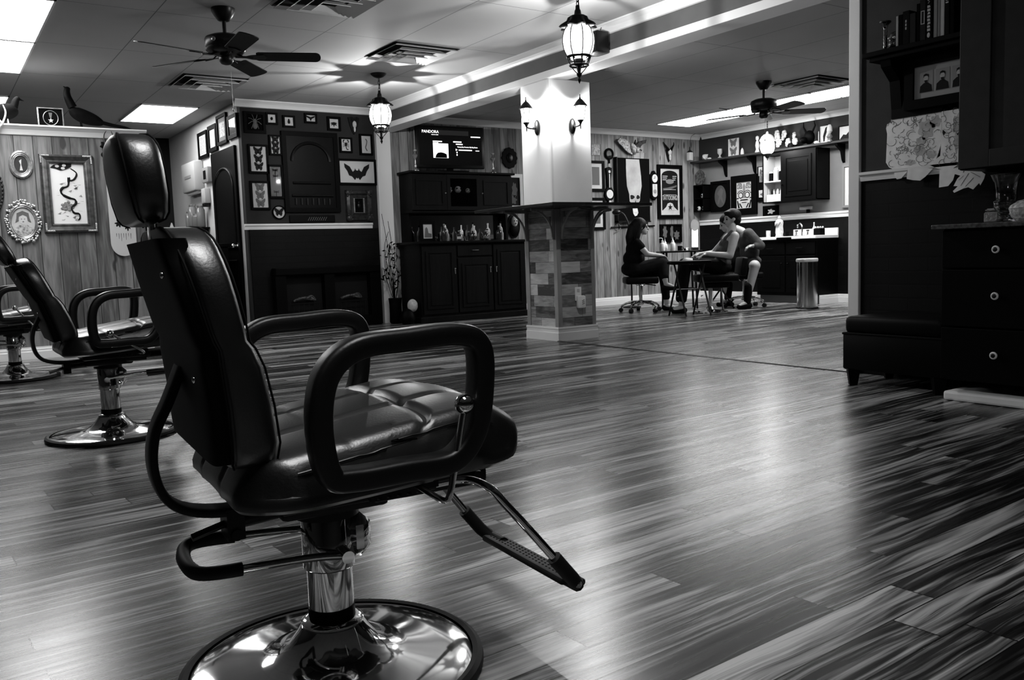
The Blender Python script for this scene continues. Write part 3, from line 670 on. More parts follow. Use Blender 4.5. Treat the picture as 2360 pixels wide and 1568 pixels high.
def butterfly(t, cx, cz, s, mat, name='butterfly'):
    up = [(0, .12), (.12, .28), (.42, .5), (.5, .42), (.46, .2), (.34, .02), (.1, .0), (0, 0)]; lo = [(0, 0), (.12, -.02), (.34, 0), (.36, -.14), (.28, -.34), (.2, -.42), (.12, -.28), (0, -.15)]
    y0 = t['y']; m = MB()
    for p in sym(up)+sym(lo): m.prism([(cx+a*s, cz+b*s) for a, b in p], y0-.008, y0-.006)
    m.ell((cx, y0-.007, cz), (.035*s, .006, .26*s), 8, 10)
    m.tube([(cx, y0-.007, cz+.22*s), (cx-.12*s, y0-.007, cz+.42*s)], .0012, 4).tube([(cx, y0-.007, cz+.22*s), (cx+.12*s, y0-.007, cz+.42*s)], .0012, 4)
    return m.obj(name, mat, t)
def P(n, l, u, z, w, h, **k): return picture(n, l, 'picture frame', (u, YB-.001, z), 0, w, h, group='framed specimens on the dark wall', **k)
# --- insect wall
t = P('specimen_display', 'dark square frame with a large spider, top left on the dark wall', 3.079, 2.267, .234, .228, b=.03, bm=MATD)
m = MB().ell((0, t['y']-.008, .01), (.022, .01, .028)).ell((0, t['y']-.008, -.035), (.028, .012, .035))
for k in range(4):
    for s in (-1, 1):
        a = math.radians(60-38*k); m.tube([(0, t['y']-.008, .01), (s*.04*math.cos(a), t['y']-.018, .01+.045*math.sin(a)+.01), (s*.075*math.cos(a*1.1), t['y']-.008, .01+.085*math.sin(a*1.15))], .0035, 6)
m.obj('spider', INK2, t, True)
t = P('specimen_display', 'small white-backed frame with one round beetle, right of the spider frame', 3.268, 2.319, .129, .128, b=.02)
MB().ell((0, t['y']-.006, 0), (.013, .008, .017)).obj('beetle', INK, t, True)
t = P('specimen_display', 'small white-backed frame with one long beetle, third along the top row', 3.459, 2.299, .137, .130, b=.02)
m = MB().ell((0, t['y']-.006, -.004), (.012, .008, .02)).ell((0, t['y']-.006, .02), (.008, .006, .009))
for k in range(3):
    for s in (-1, 1): m.tube([(0, t['y']-.004, .01-.012*k), (s*.02, t['y']-.003, .014-.014*k)], .0015, 4)
m.obj('beetle', INK, t, True)
t = P('specimen_display', 'small frame with a dark moth spread wide, top centre of the dark wall', 3.712, 2.347, .145, .109, b=.02, bm=PAPER2)
relief(t, 'moth', sym([(0, -.03), (.012, -.005), (.045, .012), (.05, .03), (.02, .02), (0, .012)]), INK, th=.006)
t = P('specimen_display', 'square white-backed frame with a winged cicada, left of the small skull mount', 3.984, 2.303, .16, .157, b=.026)
relief(t, 'cicada', sym([(0, .018), (.03, .012), (.04, .004), (.02, -.004), (.035, -.012), (.03, -.018), (.008, -.012), (0, -.035)]), INK, th=.006)
t = thing('skull_mount', 'small pale animal skull on a dark shield, top right of the dark wall', 'skull mount', (4.229, YB-.001, 2.295))
MB().prism([(-.07, .09), (-.03, .10), (0, .085), (.03, .10), (.07, .09), (.05, 0), (.02, -.08), (0, -.1), (-.02, -.08), (-.05, 0)], -.018, 0).obj('shield', FDK, t)
MB().ell((0, -.03, .012), (.024, .02, .04)).ell((0, -.03, -.04), (.012, .014, .035)).obj('skull', PALE, t, True)
for s in (-1, 1): MB().tube([(s*.014, -.03, .045), (s*.03, -.035, .07), (s*.028, -.05, .095)], [.006, .005, .002], 8).obj('horn', IRON, t, True)
t = P('butterfly_display', 'narrow frame with three small black butterflies, beside the big dark carving', 3.292, 2.037, .139, .218, b=.018)
for k in (-1, 0, 1): butterfly(t, 0, k*.062, .085, INK)
t = P('butterfly_display', 'wide frame with three black butterflies in a column, left edge of the dark wall', 3.095, 1.882, .218, .309, b=.022)
for k in (-1, 0, 1): butterfly(t, 0, k*.082, .1, INK)
t = P('butterfly_display', 'wide frame with three pale striped butterflies, lowest at the left of the dark wall', 3.091, 1.494, .214, .307, b=.022)
for k in (-1, 0, 1): butterfly(t, 0, k*.085, .105, INK2)
t = P('dragonfly_display', 'tall narrow frame with dragonflies under glass, left of the big dark carving', 3.271, 1.644, .169, .364, b=.022, glass=True)
for k, z in enumerate((.125, .06, -.11)):
    y0 = t['y']; m = MB().cyl((0, y0-.005, z+.01), (0, y0-.005, z-.06), .0025, n=6)
    for p in sym([(0, .004), (.03, .012), (.032, .004), (0, -.002)])+sym([(0, -.004), (.028, -.004), (.03, -.012), (0, -.01)]): m.prism([(a, z+b) for a, b in p], y0-.007, y0-.005)
    m.obj('dragonfly', INK2 if k == 2 else INK, t)
t = thing('butterfly_dome', 'round convex frame with one swallowtail butterfly on the dark wall', 'picture frame', (3.289, YB-.001, 1.312), 0); t['y'] = -.01
ax = Matrix.Rotation(PI/2, 4, 'X')
MB().lathe([(.06, 0), (.075, .002), (.075, .022), (.066, .028), (.064, .012)], axis=ax, n=40, cap=False).obj('frame', FBLK, t, True)
MB().prism(oval(.065, .065, 40), -.009, -.001).obj('backing', MATW, t); butterfly(t, 0, 0, .1, INK)
t = thing('arch_carving', 'very large black panel with raised arch, centre of the dark insect wall', 'wall panel', (3.684, YB-.001, 1.754))
MB().frame(.65, .885, .05, -.035, 0).obj('frame', BLACK, t); MB().box(-.28, .28, -.02, -.002, -.40, .40).obj('panel', BLKWOOD, t)
m = MB().tube([(.22*math.cos(a), -.022, .12+.2*math.sin(a)) for a in [PI*k/20 for k in range(21)]], .018, 8).tube([(-.22, -.022, -.12), (.22, -.022, -.12)], .016, 8).tube([(-.24, -.022, -.26), (.24, -.022, -.26)], .016, 8)
for k in range(7): m.tube([(-.2+.066*k, -.022, -.36), (-.2+.066*k, -.022, -.29)], .012, 8)
m.obj('relief_carving', SATIN, t, True)
t = thing('name_plaque', 'long dark plaque with worn grey brush marks under the large black panel', 'plaque', (3.671, YB-.001, 1.239))
MB().box(-.268, .268, -.018, 0, -.041, .041, bev=.006).obj('board', BLKWOOD, t)
m = MB()
for k in range(9): x = -.06+.025*k; m.prism([(x, -.02), (x+.006, -.022), (x+.03, .018), (x+.024, .02)], -.0195, -.0175)
m.obj('brush_mark', INK2, t)
t = P('specimen_display', 'white-backed frame with a black scorpion, right of the large black panel', 4.117, 2.071, .153, .173, b=.02)
y0 = t['y']; m = MB().ell((0, y0-.006, .008), (.014, .007, .022)).tube(spline([(0, y0-.006, -.01), (.004, y0-.006, -.035), (.016, y0-.006, -.05), (.026, y0-.01, -.045)], 5), .0045, 6)
for s in (-1, 1):
    m.tube(spline([(s*.01, y0-.006, .022), (s*.03, y0-.006, .028), (s*.028, y0-.006, .05), (s*.018, y0-.006, .056)], 4), [.003]*6+[.006]*7, 6)
    for k in range(3): m.tube([(s*.01, y0-.005, .01-.01*k), (s*.036, y0-.004, .006-.014*k)], .0018, 4)
m.obj('scorpion', INK, t, True)
t = P('specimen_display', 'tall white-backed frame with a curved centipede, top right beside the pilaster', 4.367, 2.086, .162, .241, b=.022)
m = MB().tube(spline([(-.004, t['y']-.005, .065), (.012, t['y']-.005, .04), (.004, t['y']-.005, .0), (-.006, t['y']-.005, -.035), (.012, t['y']-.005, -.07)], 6), .006, 8)
m.obj('centipede', INK2, t, True)
t = P('bat_display', 'wide frame with a black bat spreading both wings, right of the large panel', 4.238, 1.770, .478, .295, b=.024)
relief(t, 'bat', sym([(0, .015), (.018, .022), (.022, .04), (.03, .02), (.055, .0), (.09, .06), (.155, .095), (.15, .05), (.12, .01), (.10, -.04), (.065, -.05), (.03, -.09), (.012, -.06), (0, -.075)]), INK, th=.008)
t = thing('ornate_frame', 'dark ornate deep frame with a beetle under glass, above the rail', 'picture frame', (4.238, YB-.001, 1.388))
pf = [(0, 0), (.01, -.035), (.04, -.05), (.06, -.03), (.085, -.045), (.098, -.02), (.098, 0)]
MB().frame(.322, .352, .1, 0, 0, pf).obj('frame', G('frame_bronze', .035, .35, metal=.4, var=.5, scale=30), t, True)
m = MB()
for sx in (-1, 1):
    for sz in (-1, 1): m.ell((sx*.13, -.04, sz*.145), (.036, .02, .036), 14, 10).ell((sx*.1, -.045, sz*.16), .014, 8, 6).ell((sx*.145, -.045, sz*.11), .014, 8, 6)
m.obj('corner_scroll', G('frame_bronze', .03), t, True)
MB().frame(.135, .19, .014, -.03, 0).obj('inner_frame', SILVER, t); MB().box(-.06, .06, -.012, -.002, -.085, .085).obj('backing', MATD, t)
MB().ell((0, -.018, -.005), (.02, .012, .035)).ell((0, -.018, .035), (.012, .01, .014)).obj('beetle', SATIN, t, True)
# --- black hearth under the rail
t = thing('fireplace', 'black fireplace surround with two dark openings under the insect wall', 'fireplace', (3.78, YB-.021, 0))
m = MB().box(-.62, .62, -.12, 0, 0, .12).box(-.62, .62, -.14, 0, .62, .70, bev=.008).box(-.62, -.50, -.12, 0, .12, .62).box(-.06, .06, -.12, 0, .12, .62).box(.50, .62, -.12, 0, .12, .62)
m.obj('surround', BLACK, t); MB().box(-.5, .5, -.02, 0, .12, .62).obj('fireback', G('soot', .004, .7), t)
for k, cx in enumerate((-.28, .28)):
    m = MB(); m.tube([(cx-.17, -.10, .30), (cx+.17, -.10, .30)], .006, 6)
    for q in range(6): m.tube([(cx-.15+.06*q, -.10, .12), (cx-.15+.06*q, -.10, .31)], .004, 6)
    m.obj('grate', IRON, t, True)
    for q in range(3):
        a = MB().tube(spline([(cx-.13+.05*q, -.06, .33+.01*q), (cx-.04+.03*q, -.08, .36), (cx+.04+.02*q, -.07, .345+.015*q), (cx+.12, -.06, .33)], 4), .014, 7).obj('log', G('birch_log', .05, .25, var=.9, scale=45), t, True)

# --- pine wall at the left
t = thing('oval_clock', 'silver oval clock with a dark face on the pine wall', 'clock', (.766, YP-.001, 1.672)); axp = ax
def ovr(m, rx, rz, r, y, n=60, fl=None, lobes=0, amp=0):
    m.tube([((rx+amp*math.cos(lobes*a))*math.cos(a), y, (rz+amp*math.cos(lobes*a))*math.sin(a)) for a in [2*PI*k/n for k in range(n)]], r, 8, closed=True); return m
ovr(ovr(ovr(MB(), .078, .104, .014, -.014), .066, .09, .006, -.02), .056, .078, .005, -.016).obj('frame', SILVER, t, True)
m = MB()
for k in range(22): a = 2*PI*k/22; m.ell((.084*math.cos(a), -.014, .112*math.sin(a)), (.009, .012, .009), 8, 6)
m.obj('frame_scrollwork', SILVER, t, True)
MB().prism(oval(.066, .09), -.012, -.002).obj('face', G('clock_face', .04, .25), t)
m = MB().prism([(-.012, .03), (.006, .045), (.003, 0), (-.003, 0)], -.015, -.013).prism([(-.012, -.05), (.012, -.05), (.002, 0), (-.002, 0)], -.015, -.013); m.obj('hands', MATW, t)
t = thing('oval_portrait', 'pale portrait of a woman in a lacy oval silver frame on the pine wall', 'picture frame', (.746, YP-.001, 1.185))
m = ovr(ovr(MB(), .105, .142, .012, -.016), .092, .128, .005, -.02)
m.obj('frame', SILVER, t, True); m = MB(); rd = random.Random(3)
for k in range(110):
    a = 2*PI*k/55+rd.uniform(-.04, .04); r = rd.uniform(1.08, 1.34); m.ell((.103*r*math.cos(a), -.014-rd.uniform(0, .012), .139*r*math.sin(a)), (rd.uniform(.006, .013),)*3, 7, 5)
m.obj('frame_flowers', G('silver_lace', .5, .3, metal=.6, var=.4, scale=50), t, True)
MB().prism(oval(.098, .135), -.012, -.002).obj('backing', PAPER2, t); t['y'] = -.012
relief(t, 'hair', [[(-.05, .03), (-.045, .075), (0, .095), (.045, .075), (.05, .03), (.06, -.005), (.035, .01), (.03, .045), (0, .06), (-.03, .045), (-.035, .01), (-.06, -.005)]], INK2, th=.003)
relief(t, 'face', [oval(.032, .042)], MATW, cz=.022, th=.002)
relief(t, 'dress', [[(-.075, -.06), (-.03, -.025), (.03, -.025), (.075, -.06), (.05, -.11), (-.05, -.11)]], G('print_grey', .33, .7, var=.7, scale=55), th=.002)
relief(t, 'eye', [oval(.004, .003), ], INK, cx=-.012, cz=.025, th=.004); relief(t, 'eye', [oval(.004, .003)], INK, cx=.012, cz=.025, th=.004); relief(t, 'mouth', [oval(.007, .003)], INK, cz=.002, th=.004)
# snake print in a deep dark frame
pf = [(0, 0), (.004, -.03), (.02, -.042), (.034, -.034), (.055, -.028), (.066, -.034), (.076, -.03), (.08, -.012), (.08, 0)]
t = thing('snake_picture', 'print of a coiling black snake with a rose in a deep silver and black frame', 'picture frame', (1.115, YP-.001, 1.428)); t['y'] = -.01
MB().frame(.425, .68, .08, 0, 0, pf).obj('frame', G('frame_pewter', .10, .3, metal=.7, var=.4, scale=25), t)
m = MB()
for sx in (-1, 1):
    for sz in (-1, 1):
        for q in range(6): m.ell((sx*(.198-.012*q), -.036, sz*.325), (.01, .01, .01), 8, 6).ell((sx*.198, -.036, sz*(.325-.012*q)), (.01, .01, .01), 8, 6)
m.obj('corner_ornament', SILVER, t, True)
MB().box(-.15, .15, -.01, -.001, -.28, .28).obj('print', G('print_white', .72, .6), t)
sn = spline([(.03, -.012, .22), (.075, -.012, .18), (.055, -.012, .13), (.02, -.012, .115), (.01, -.012, .14), (-.0, -.012, .07), (-.045, -.012, .05), (-.06, -.012, .02), (-.045, -.012, -.01), (0, -.012, -.035), (.045, -.012, -.05), (.05, -.012, -.085), (.015, -.012, -.12), (.03, -.012, -.165), (.07, -.012, -.175), (.075, -.012, -.21), (.06, -.012, -.23)], 6)
MB().tube(sn, [.004+.007*math.sin(PI*min(1, i/len(sn)))**.5*(1 if (i//7) % 2 else .55) for i in range(len(sn))], 8).obj('snake_body', INK, t, True)
relief(t, 'snake_head', [[(-.13, .225), (-.10, .25), (-.02, .265), (.04, .26), (.035, .235), (.0, .215), (-.05, .20), (-.08, .215)]], INK, th=.006)
for q in ((-.075, .237), (-.02, .245), (-.03, .22)): relief(t, 'snake_eye', [oval(.016, .011)], MATW, cx=q[0], cz=q[1], th=.008)
m = MB(); 
for q in range(14): a = q*2.4; r = .012*math.sqrt(q); m.ell((-.02+r*math.cos(a), -.012, -.11+r*math.sin(a)*.9), (.016, .003, .013), 8, 6)
m.obj('rose', G('rose_grey', .16, .7, var=.6, scale=60), t, True)
m = MB(); rd = random.Random(5)
for q in range(26): x, z = rd.uniform(-.1, .09), rd.uniform(-.25, .1); m.prism([(x, z), (x+.02, z+rd.uniform(-.015, .02)), (x+.03, z+rd.uniform(-.01, .02))], -.0125, -.0102)
m.obj('leaf_marks', G('print_grey', .33), t)
# painted skateboard deck
t = thing('skateboard_deck', 'painted skateboard deck with dripping skull art hung upright on the pine wall', 'skateboard', (1.532, YP-.001, 1.246))
hw, hh = .108, .365
pl = [(hw*math.cos(a), hh-hw+hw*1.1*math.sin(a)) for a in [PI*k/16 for k in range(17)]]+[(-hw*math.cos(a), -hh+hw-hw*1.1*math.sin(a)) for a in [PI*k/16 for k in range(17)]]
MB().prism(pl, -.03, -.018).obj('deck', G('deck_paint', .5, .35), t); t['y'] = -.03
MB().box(-.04, .04, -.018, 0, -.2, -.12).box(-.04, .04, -.018, 0, .12, .2).obj('hanger', IRON, t)
def blob(cx, cz, rx, rz, k, seed, lob=7): return [(cx+rx*(1+k*math.sin(lob*a+seed)+k*.6*math.sin(3*a+seed*2))*math.cos(a), cz+rz*(1+k*math.sin(lob*a+seed))*math.sin(a)) for a in [2*PI*i/40 for i in range(40)]]
relief(t, 'skull_art', [blob(-.01, .10, .07, .09, .12, 1), blob(0, -.12, .075, .1, .12, 2)], MATW, th=.0015)
relief(t, 'shading', [blob(-.035, .12, .018, .03, .25, 3), blob(.035, .09, .02, .03, .25, 4), blob(-.03, -.08, .028, .03, .3, 5), blob(.04, -.1, .026, .04, .3, 6), blob(0, .0, .05, .012, .3, 7)], INK, th=.003)
m = MB()
for q in range(7): x = -.06+.02*q; z1 = -.2-.05*((q*37) % 5)/5; m.prism([(x, -.17), (x+.005, -.17), (x+.003, z1), (x+.001, z1)], -.0325, -.0305)
m.obj('drips', INK2, t)
# horned head mount behind the headrest
t = thing('horned_mount', 'dark horned animal head mounted at the end of the pine wall', 'animal mount', (1.47, YP-.001, 1.80))
MB().prism([(-.06, .09), (.06, .09), (.05, -.04), (0, -.11), (-.05, -.04)], -.02, 0).obj('shield', FDK, t)
MB().ell((-.01, -.07, .0), (.045, .07, .06), 18, 12, Matrix.Rotation(.5, 4, 'X')).ell((-.045, -.13, -.035), (.035, .06, .032), 16, 10, Matrix.Rotation(.4, 4, 'Z')).ell((.05, -.05, .045), (.03, .012, .014), 10, 8).ell((-.05, -.05, .045), (.03, .012, .014), 10, 8).obj('head', BLACK, t, True)
for s in (-1, 1): MB().tube(spline([(s*.025, -.06, .05), (s*.04, -.05, .1), (s*.035, -.045, .15), (s*.02, -.07, .18)], 6), [.009-.0004*i for i in range(19)], 8).obj('horn', IRON, t, True)
t = thing('gilt_oval', 'dark carved frame cut off by the left edge of the photo', 'picture frame', (.50, YP-.001, 1.457))
MB().prism(oval(.09, .19), -.012, -.001).obj('backing', MATD, t); m = ovr(MB(), .095, .195, .016, -.016)
for k in range(40): a = 2*PI*k/40; m.ell((.112*math.cos(a), -.016, .212*math.sin(a)), (.014, .012, .014), 8, 6)
m.obj('frame', G('frame_bronze', .03), t, True)
# things on top of the pine partition
FEATH = G('pheasant_feathers', .002, .75, spec=.06, var=.8, scale=30); 
def pheasant(loc, rz, label, body, neck, tail, hr, col):
    t = thing('stuffed_pheasant', label, 'stuffed bird', loc, rz)
    m = MB().tube(spline(body[0], 6), body[1], 14).obj('body', FEATH, t, True)
    MB().tube(spline(neck[0], 6), neck[1], 12).obj('neck', BLACK, t, True)
    e = Vector(neck[0][-1]); d = Vector(hr)
    MB().ell(e, (.026, .02, .022), 14, 10).tube([e+d*.02, e+d*.05-Vector((0, 0, .008))], [.009, .002], 8).obj('head', BLACK, t, True)
    n0 = Vector(neck[0][1]); MB().lathe([(.027, -.006), (.029, 0), (.027, .006)], n0, n=16).obj('neck_ring', MATW, t, True)
    for k, tl in enumerate(tail): MB().tube(spline(tl, 5), [.014*(1-i/(5*(len(tl)-1)))+.003 for i in range(5*(len(tl)-1)+1)], 8).obj('tail_feather', FEATH, t, True)
    for s in (-1, 1): MB().tube([(body[2], s*.025, .10), (body[2]+.01, s*.028, .0)], .005, 6).tube([(body[2]-.02, s*.028, .004), (body[2]+.04, s*.028, .004)], .004, 6).obj('leg', PALE if col else FEATH, t, True)
    return t
def ln(b, lo, hi): return [lo+(hi-lo)*math.sin(PI*i/b)**.8 for i in range(b+1)]
pheasant((1.27, YP+.085, 2.005), 0, 'dark stuffed pheasant with a long tail standing on the pine partition',
  ([(-.07, 0, .185), (-.04, 0, .15), (.03, 0, .115), (.12, 0, .085), (.19, 0, .06)], ln(24, .012, .062), -.0), ([(-.055, 0, .19), (-.085, 0, .265), (-.09, 0, .31), (-.085, 0, .345)], [.04-.0009*i for i in range(19)]),
  [[(.15, s*.01, .075), (.26, s*.02, .05), (.36, s*.03, .035), (.43, s*.035, -.0+.01*abs(s))] for s in (-1, 0, 1)], (-.6, 0, .6), 0)
pheasant((.70, YP+.085, 2.005), 0, 'plump stuffed pheasant facing right at the upper left edge', 
  ([(.085, 0, .15), (.05, 0, .135), (-.02, 0, .115), (-.10, 0, .09), (-.15, 0, .08)], ln(24, .015, .07), .0), ([(.06, 0, .165), (.075, 0, .205), (.085, 0, .225), (.09, 0, .232)], [.036-.0008*i for i in range(19)]),
  [[(-.12, s*.01, .085), (-.22, s*.02, .07), (-.34, s*.03, .06)] for s in (-1, 0, 1)], (1, 0, -.1), 1)
t = picture('medal_frame', 'small framed star medal in an oval, standing on the pine partition', 'picture frame', (1.036, YP+.10, 2.092), 0, .2, .172, b=.008, fm=SILVER, bm=MATD)
ovr(MB(), .058, .062, .003, t['y']-.003).obj('oval_mount', SILVER, t, True)
relief(t, 'medal_star', [[(r*math.sin(2*PI*k/10), -.022+r*math.cos(2*PI*k/10)) for k, r in enumerate([.022, .009]*5)]], PALE, th=.005); relief(t, 'medal_ribbon', [[(-.014, .045), (.014, .045), (.006, .0), (-.006, .0)]], INK2, th=.004)
t = thing('deer_antlers', 'pale branching antler on the partition at the left edge', 'antlers', (.63, YP-.075, 1.90))
MB().tube(spline([(-.05, 0, .12), (0, -.005, .08), (.03, -.02, .12), (.05, -.03, .19), (.035, -.03, .25)], 6), [.012-.0003*i for i in range(25)], 8).tube([(.02, -.015, .1), (-.02, -.02, .15), (-.04, -.03, .17)], [.009, .007, .003], 8).tube([(0, -.005, .08), (-.03, 0, .02), (-.05, .02, .0)], [.011, .012, .01], 8).ell((-.06, .03, .01), (.03, .05, .03)).obj('antler', PALE, t, True)

# --- door-side wall: certificates and the supply corner (this wall faces -x)
def D(n, l, y, z, w, h, **k): return picture(n, l, 'picture frame', (XD-.001, y, z), -PI/2, w, h, group='certificates above the black door', **k)
D('certificate_frame', 'black-framed certificate, lowest and leftmost above the black door', 10.85, 2.20, .40, .31, b=.035, inner=G('print_text', .28, .7, var=.3, scale=60), mat_in=.02)
D('certificate_frame', 'tall-looking framed portrait second from the left above the black door', 10.42, 2.225, .34, .30, b=.045, inner=PAPER2, mat_in=.03)
D('certificate_frame', 'dark-matted frame, tallest and third from the left above the black door', 10.03, 2.275, .37, .33, b=.035, bm=INK2, inner=G('print_grey', .33), mat_in=.05)
D('certificate_frame', 'glass-fronted frame nearest the corner above the black door', 9.63, 2.25, .33, .25, b=.04, inner=PAPER2, mat_in=.02, glass=True)
t = thing('switch_plate', 'pale switch plate with a dark slot left of the black door', 'switch', (XD-.001, 10.74, 1.835), -PI/2)
MB().box(-.13, .13, -.05, 0, -.09, .09, bev=.01).obj('plate', MID, t, True); MB().box(-.05, .05, -.056, -.05, -.05, .05, bev=.004).obj('opening', BLACK, t)
t = thing('towel_dispenser', 'white paper towel dispenser on the wall left of the black door', 'dispenser', (XD-.001, 11.25, 1.85), -PI/2)
MB().box(-.30, .30, -.12, 0, -.18, .18, bev=.02).obj('case', G('dispenser_plastic', .3), t, True); MB().box(-.15, .15, -.124, -.118, -.02, .02, bev=.003).obj('lock_plate', MID, t); MB().box(-.25, .25, -.08, -.04, -.21, -.175).obj('paper', MATW, t)
t = thing('soap_dispenser', 'narrow white soap dispenser beside the black door', 'dispenser', (XD-.001, 10.80, 1.58), -PI/2)
MB().box(-.08, .08, -.07, 0, -.08, .10, bev=.012).obj('tank', G('dispenser_plastic', .3), t, True); MB().box(-.05, .05, -.075, 0, -.12, -.08, bev=.008).obj('push_bar', PLASTIC, t, True)
t = thing('supply_shelf', 'small dark wall shelf of jars left of the black door', 'shelf', (XD-.001, 11.2, 1.22), -PI/2)
MB().box(-.36, .36, -.16, 0, -.02, 0).obj('board', BLACK, t)
for k in range(2): MB().prism([(-.005, -.02), (-.13, -.02), (-.01, -.14)], -.30+.58*k, -.28+.58*k, 'YZ').obj('bracket', BLACK, t)
for k, (y, h, r, lb) in enumerate(((10.92, .26, .05, 'clear jar nearest the door on the supply shelf'), (11.10, .17, .06, 'squat clear jar in the middle of the supply shelf'), (11.30, .30, .055, 'tall clear jar with a silver lid on the supply shelf'), (11.46, .22, .05, 'clear jar farthest from the door on the supply shelf'))):
    t = thing('glass_jar', lb, 'jar', (XD-.08, y, 1.221), 0, 'jars on the supply shelf')
    MB().lathe([(r*.9, 0), (r, .01), (r, h*.8), (r*.7, h*.9), (r*.7, h*.92)], n=20).obj('jar_body', G('frosted_jar', .14, .15, spec=.6), t, True); MB().lathe([(r*.72, h*.9), (r*.75, h*.91), (r*.75, h), (.01, h*1.01)], n=20).obj('lid', SILVER, t, True)
t = thing('supply_box', 'pale boxed wipes on the black work counter by the wall', 'box', (XD-.165, 10.75, .996)); MB().box(-.07, .07, -.25, .25, -.001, .14, bev=.006).obj('carton', PAPER2, t); MB().box(-.072, -.069, -.15, .12, .05, .1).obj('print', MID, t)
t = thing('work_counter', 'black work counter beside the partition with bottles on it', 'counter', (2.30, 10.35, 0))
MB().box(-.5, .54, -.62, .62, .95, .995, bev=.008).obj('top', BLACK, t); MB().box(-.46, .52, -.58, .58, 0, .95).obj('cabinet', BLKWOOD, t)
for k in range(2): MB().box(-.475, -.462, -.55+.56*k, -.01+.56*k, .08, .90, bev=.004).obj('door', BLACK, t)
t = thing('nozzle_bottle', 'white pointed squeeze bottle on the black work counter', 'bottle', (2.26, 9.86, .996))
MB().lathe([(.038, 0), (.04, .006), (.04, .12), (.034, .135)], n=24).obj('bottle_body', WHITE, t, True); MB().lathe([(.03, .134), (.03, .15), (.018, .19), (.006, .23), (.0, .232)], n=20).obj('nozzle_cap', WHITE, t, True)
t = thing('small_lamp', 'little round silver lamp beside the pointed bottle', 'lamp', (2.20, 9.80, .996)); MB().lathe([(.05, 0), (.05, .012), (.012, .02), (.012, .03)], n=20).ell((0, 0, .045), (.022, .022, .018)).obj('lamp_body', SILVER, t, True)
t = thing('flower_vase', 'vase of dark flowers behind the headrest of the nearest chair', 'vase', (1.98, 9.95, .996))
MB().lathe([(.05, 0), (.07, .05), (.075, .14), (.045, .22), (.055, .26)], n=24).obj('vase_body', BLACK, t, True)
rd = random.Random(11); m = MB(); m2 = MB()
for k in range(26):
    a, r, h = rd.uniform(0, 6.28), rd.uniform(.04, .22), rd.uniform(.32, .72); e = (r*math.cos(a), r*math.sin(a), h); m.tube([(0, 0, .2), (e[0]*.4, e[1]*.4, h*.7), e], .003, 5)
    for q in range(6): b = q*1.047; m2.ell((e[0]+.022*math.cos(b), e[1]+.022*math.sin(b), h+.006), (.02, .02, .009), 7, 5)
m.obj('stems', BLACK, t, True); m2.obj('blossoms', G('dark_petals', .05, .4, var=.9, scale=25), t, True)
# ------------------------------------------------------------------ back bar: cabinet, hutch, television, bottles
t = thing('bar_cabinet', 'long dark wooden bar cabinet under the television', 'cabinet', (5.47, 9.08, 0))
MB().box(-.78, .80, -.26, .29, .915, .945, bev=.006).obj('worktop', BLKWOOD, t)
MB().box(-.74, .74, -.20, .29, .06, .915).box(-.76, .76, -.21, .29, 0, .07, bev=.006).obj('carcass', DKWOOD, t)
for k, (a, b) in enumerate(((-.72, -.26), (-.24, .24), (.26, .72))):
    z1 = .74 if k == 1 else .89
    d = MB().box(a, b, -.222, -.2, .10, z1, bev=.003).frame(b-a-.10, z1-.10-.12, .022, -.232, -.222, cx=(a+b)/2, cz=(.10+z1)/2).box(a+.10, b-.10, -.228, -.222, .2, z1-.1, bev=.004).obj('door', DKWOOD, t)
    hx = b-.03 if k == 0 else (a+.03 if k == 2 else b-.035)
    MB().ell((hx, -.235, .62), (.009, .012, .009)).tube([(hx, -.232, .61), (hx, -.236, .56)], .005, 6).obj('door_pull', SILVER, d, True)
d = MB().box(-.24, .24, -.222, -.2, .765, .89, bev=.003).obj('drawer', DKWOOD, t); MB().tube([(-.04, -.222, .83), (-.04, -.24, .83), (.04, -.24, .83), (.04, -.222, .83)], .005, 6).obj('drawer_pull', SILVER, d, True)
t = thing('hutch', 'dark wooden hutch with a glass door standing over the bar cabinet', 'cabinet', (5.47, 9.20, .945))
MB().box(-.70, .70, .14, .185, 0, .82).box(-.70, -.67, -.02, .14, 0, .34).box(.67, .70, -.02, .14, 0, .34).obj('back', BLKWOOD, t)
MB().box(-.66, .66, .128, .139, .01, .32).obj('mirror', MIRROR, t)
MB().box(-.72, .72, -.14, .14, .34, .36, bev=.004).box(-.74, .74, -.16, .16, .80, .825, bev=.006).box(-.70, -.68, -.12, .14, .36, .80).box(.68, .70, -.12, .14, .36, .80).box(-.24, -.22, -.12, .14, .36, .80).box(.22, .24, -.12, .14, .36, .80).obj('carcass', DKWOOD, t)
MB().box(-.22, .22, -.10, .12, .57, .578).obj('glass_shelf', GLZ, t)
for a, b in ((-.70, -.23), (.23, .70)):
    d = MB().box(a, b, -.135, -.12, .37, .79, bev=.003).frame(b-a-.1, .30, .02, -.143, -.135, cx=(a+b)/2, cz=.58).obj('door', DKWOOD, t); MB().ell((b-.03 if a < 0 else a+.03, -.148, .57), (.009, .012, .009)).obj('door_knob', SILVER, d, True)
d = MB().frame(.46, .42, .045, -.138, -.12, cz=.58).obj('glass_door', DKWOOD, t); MB().box(-.19, .19, -.13, -.126, .41, .75).obj('pane', GLZ, d)
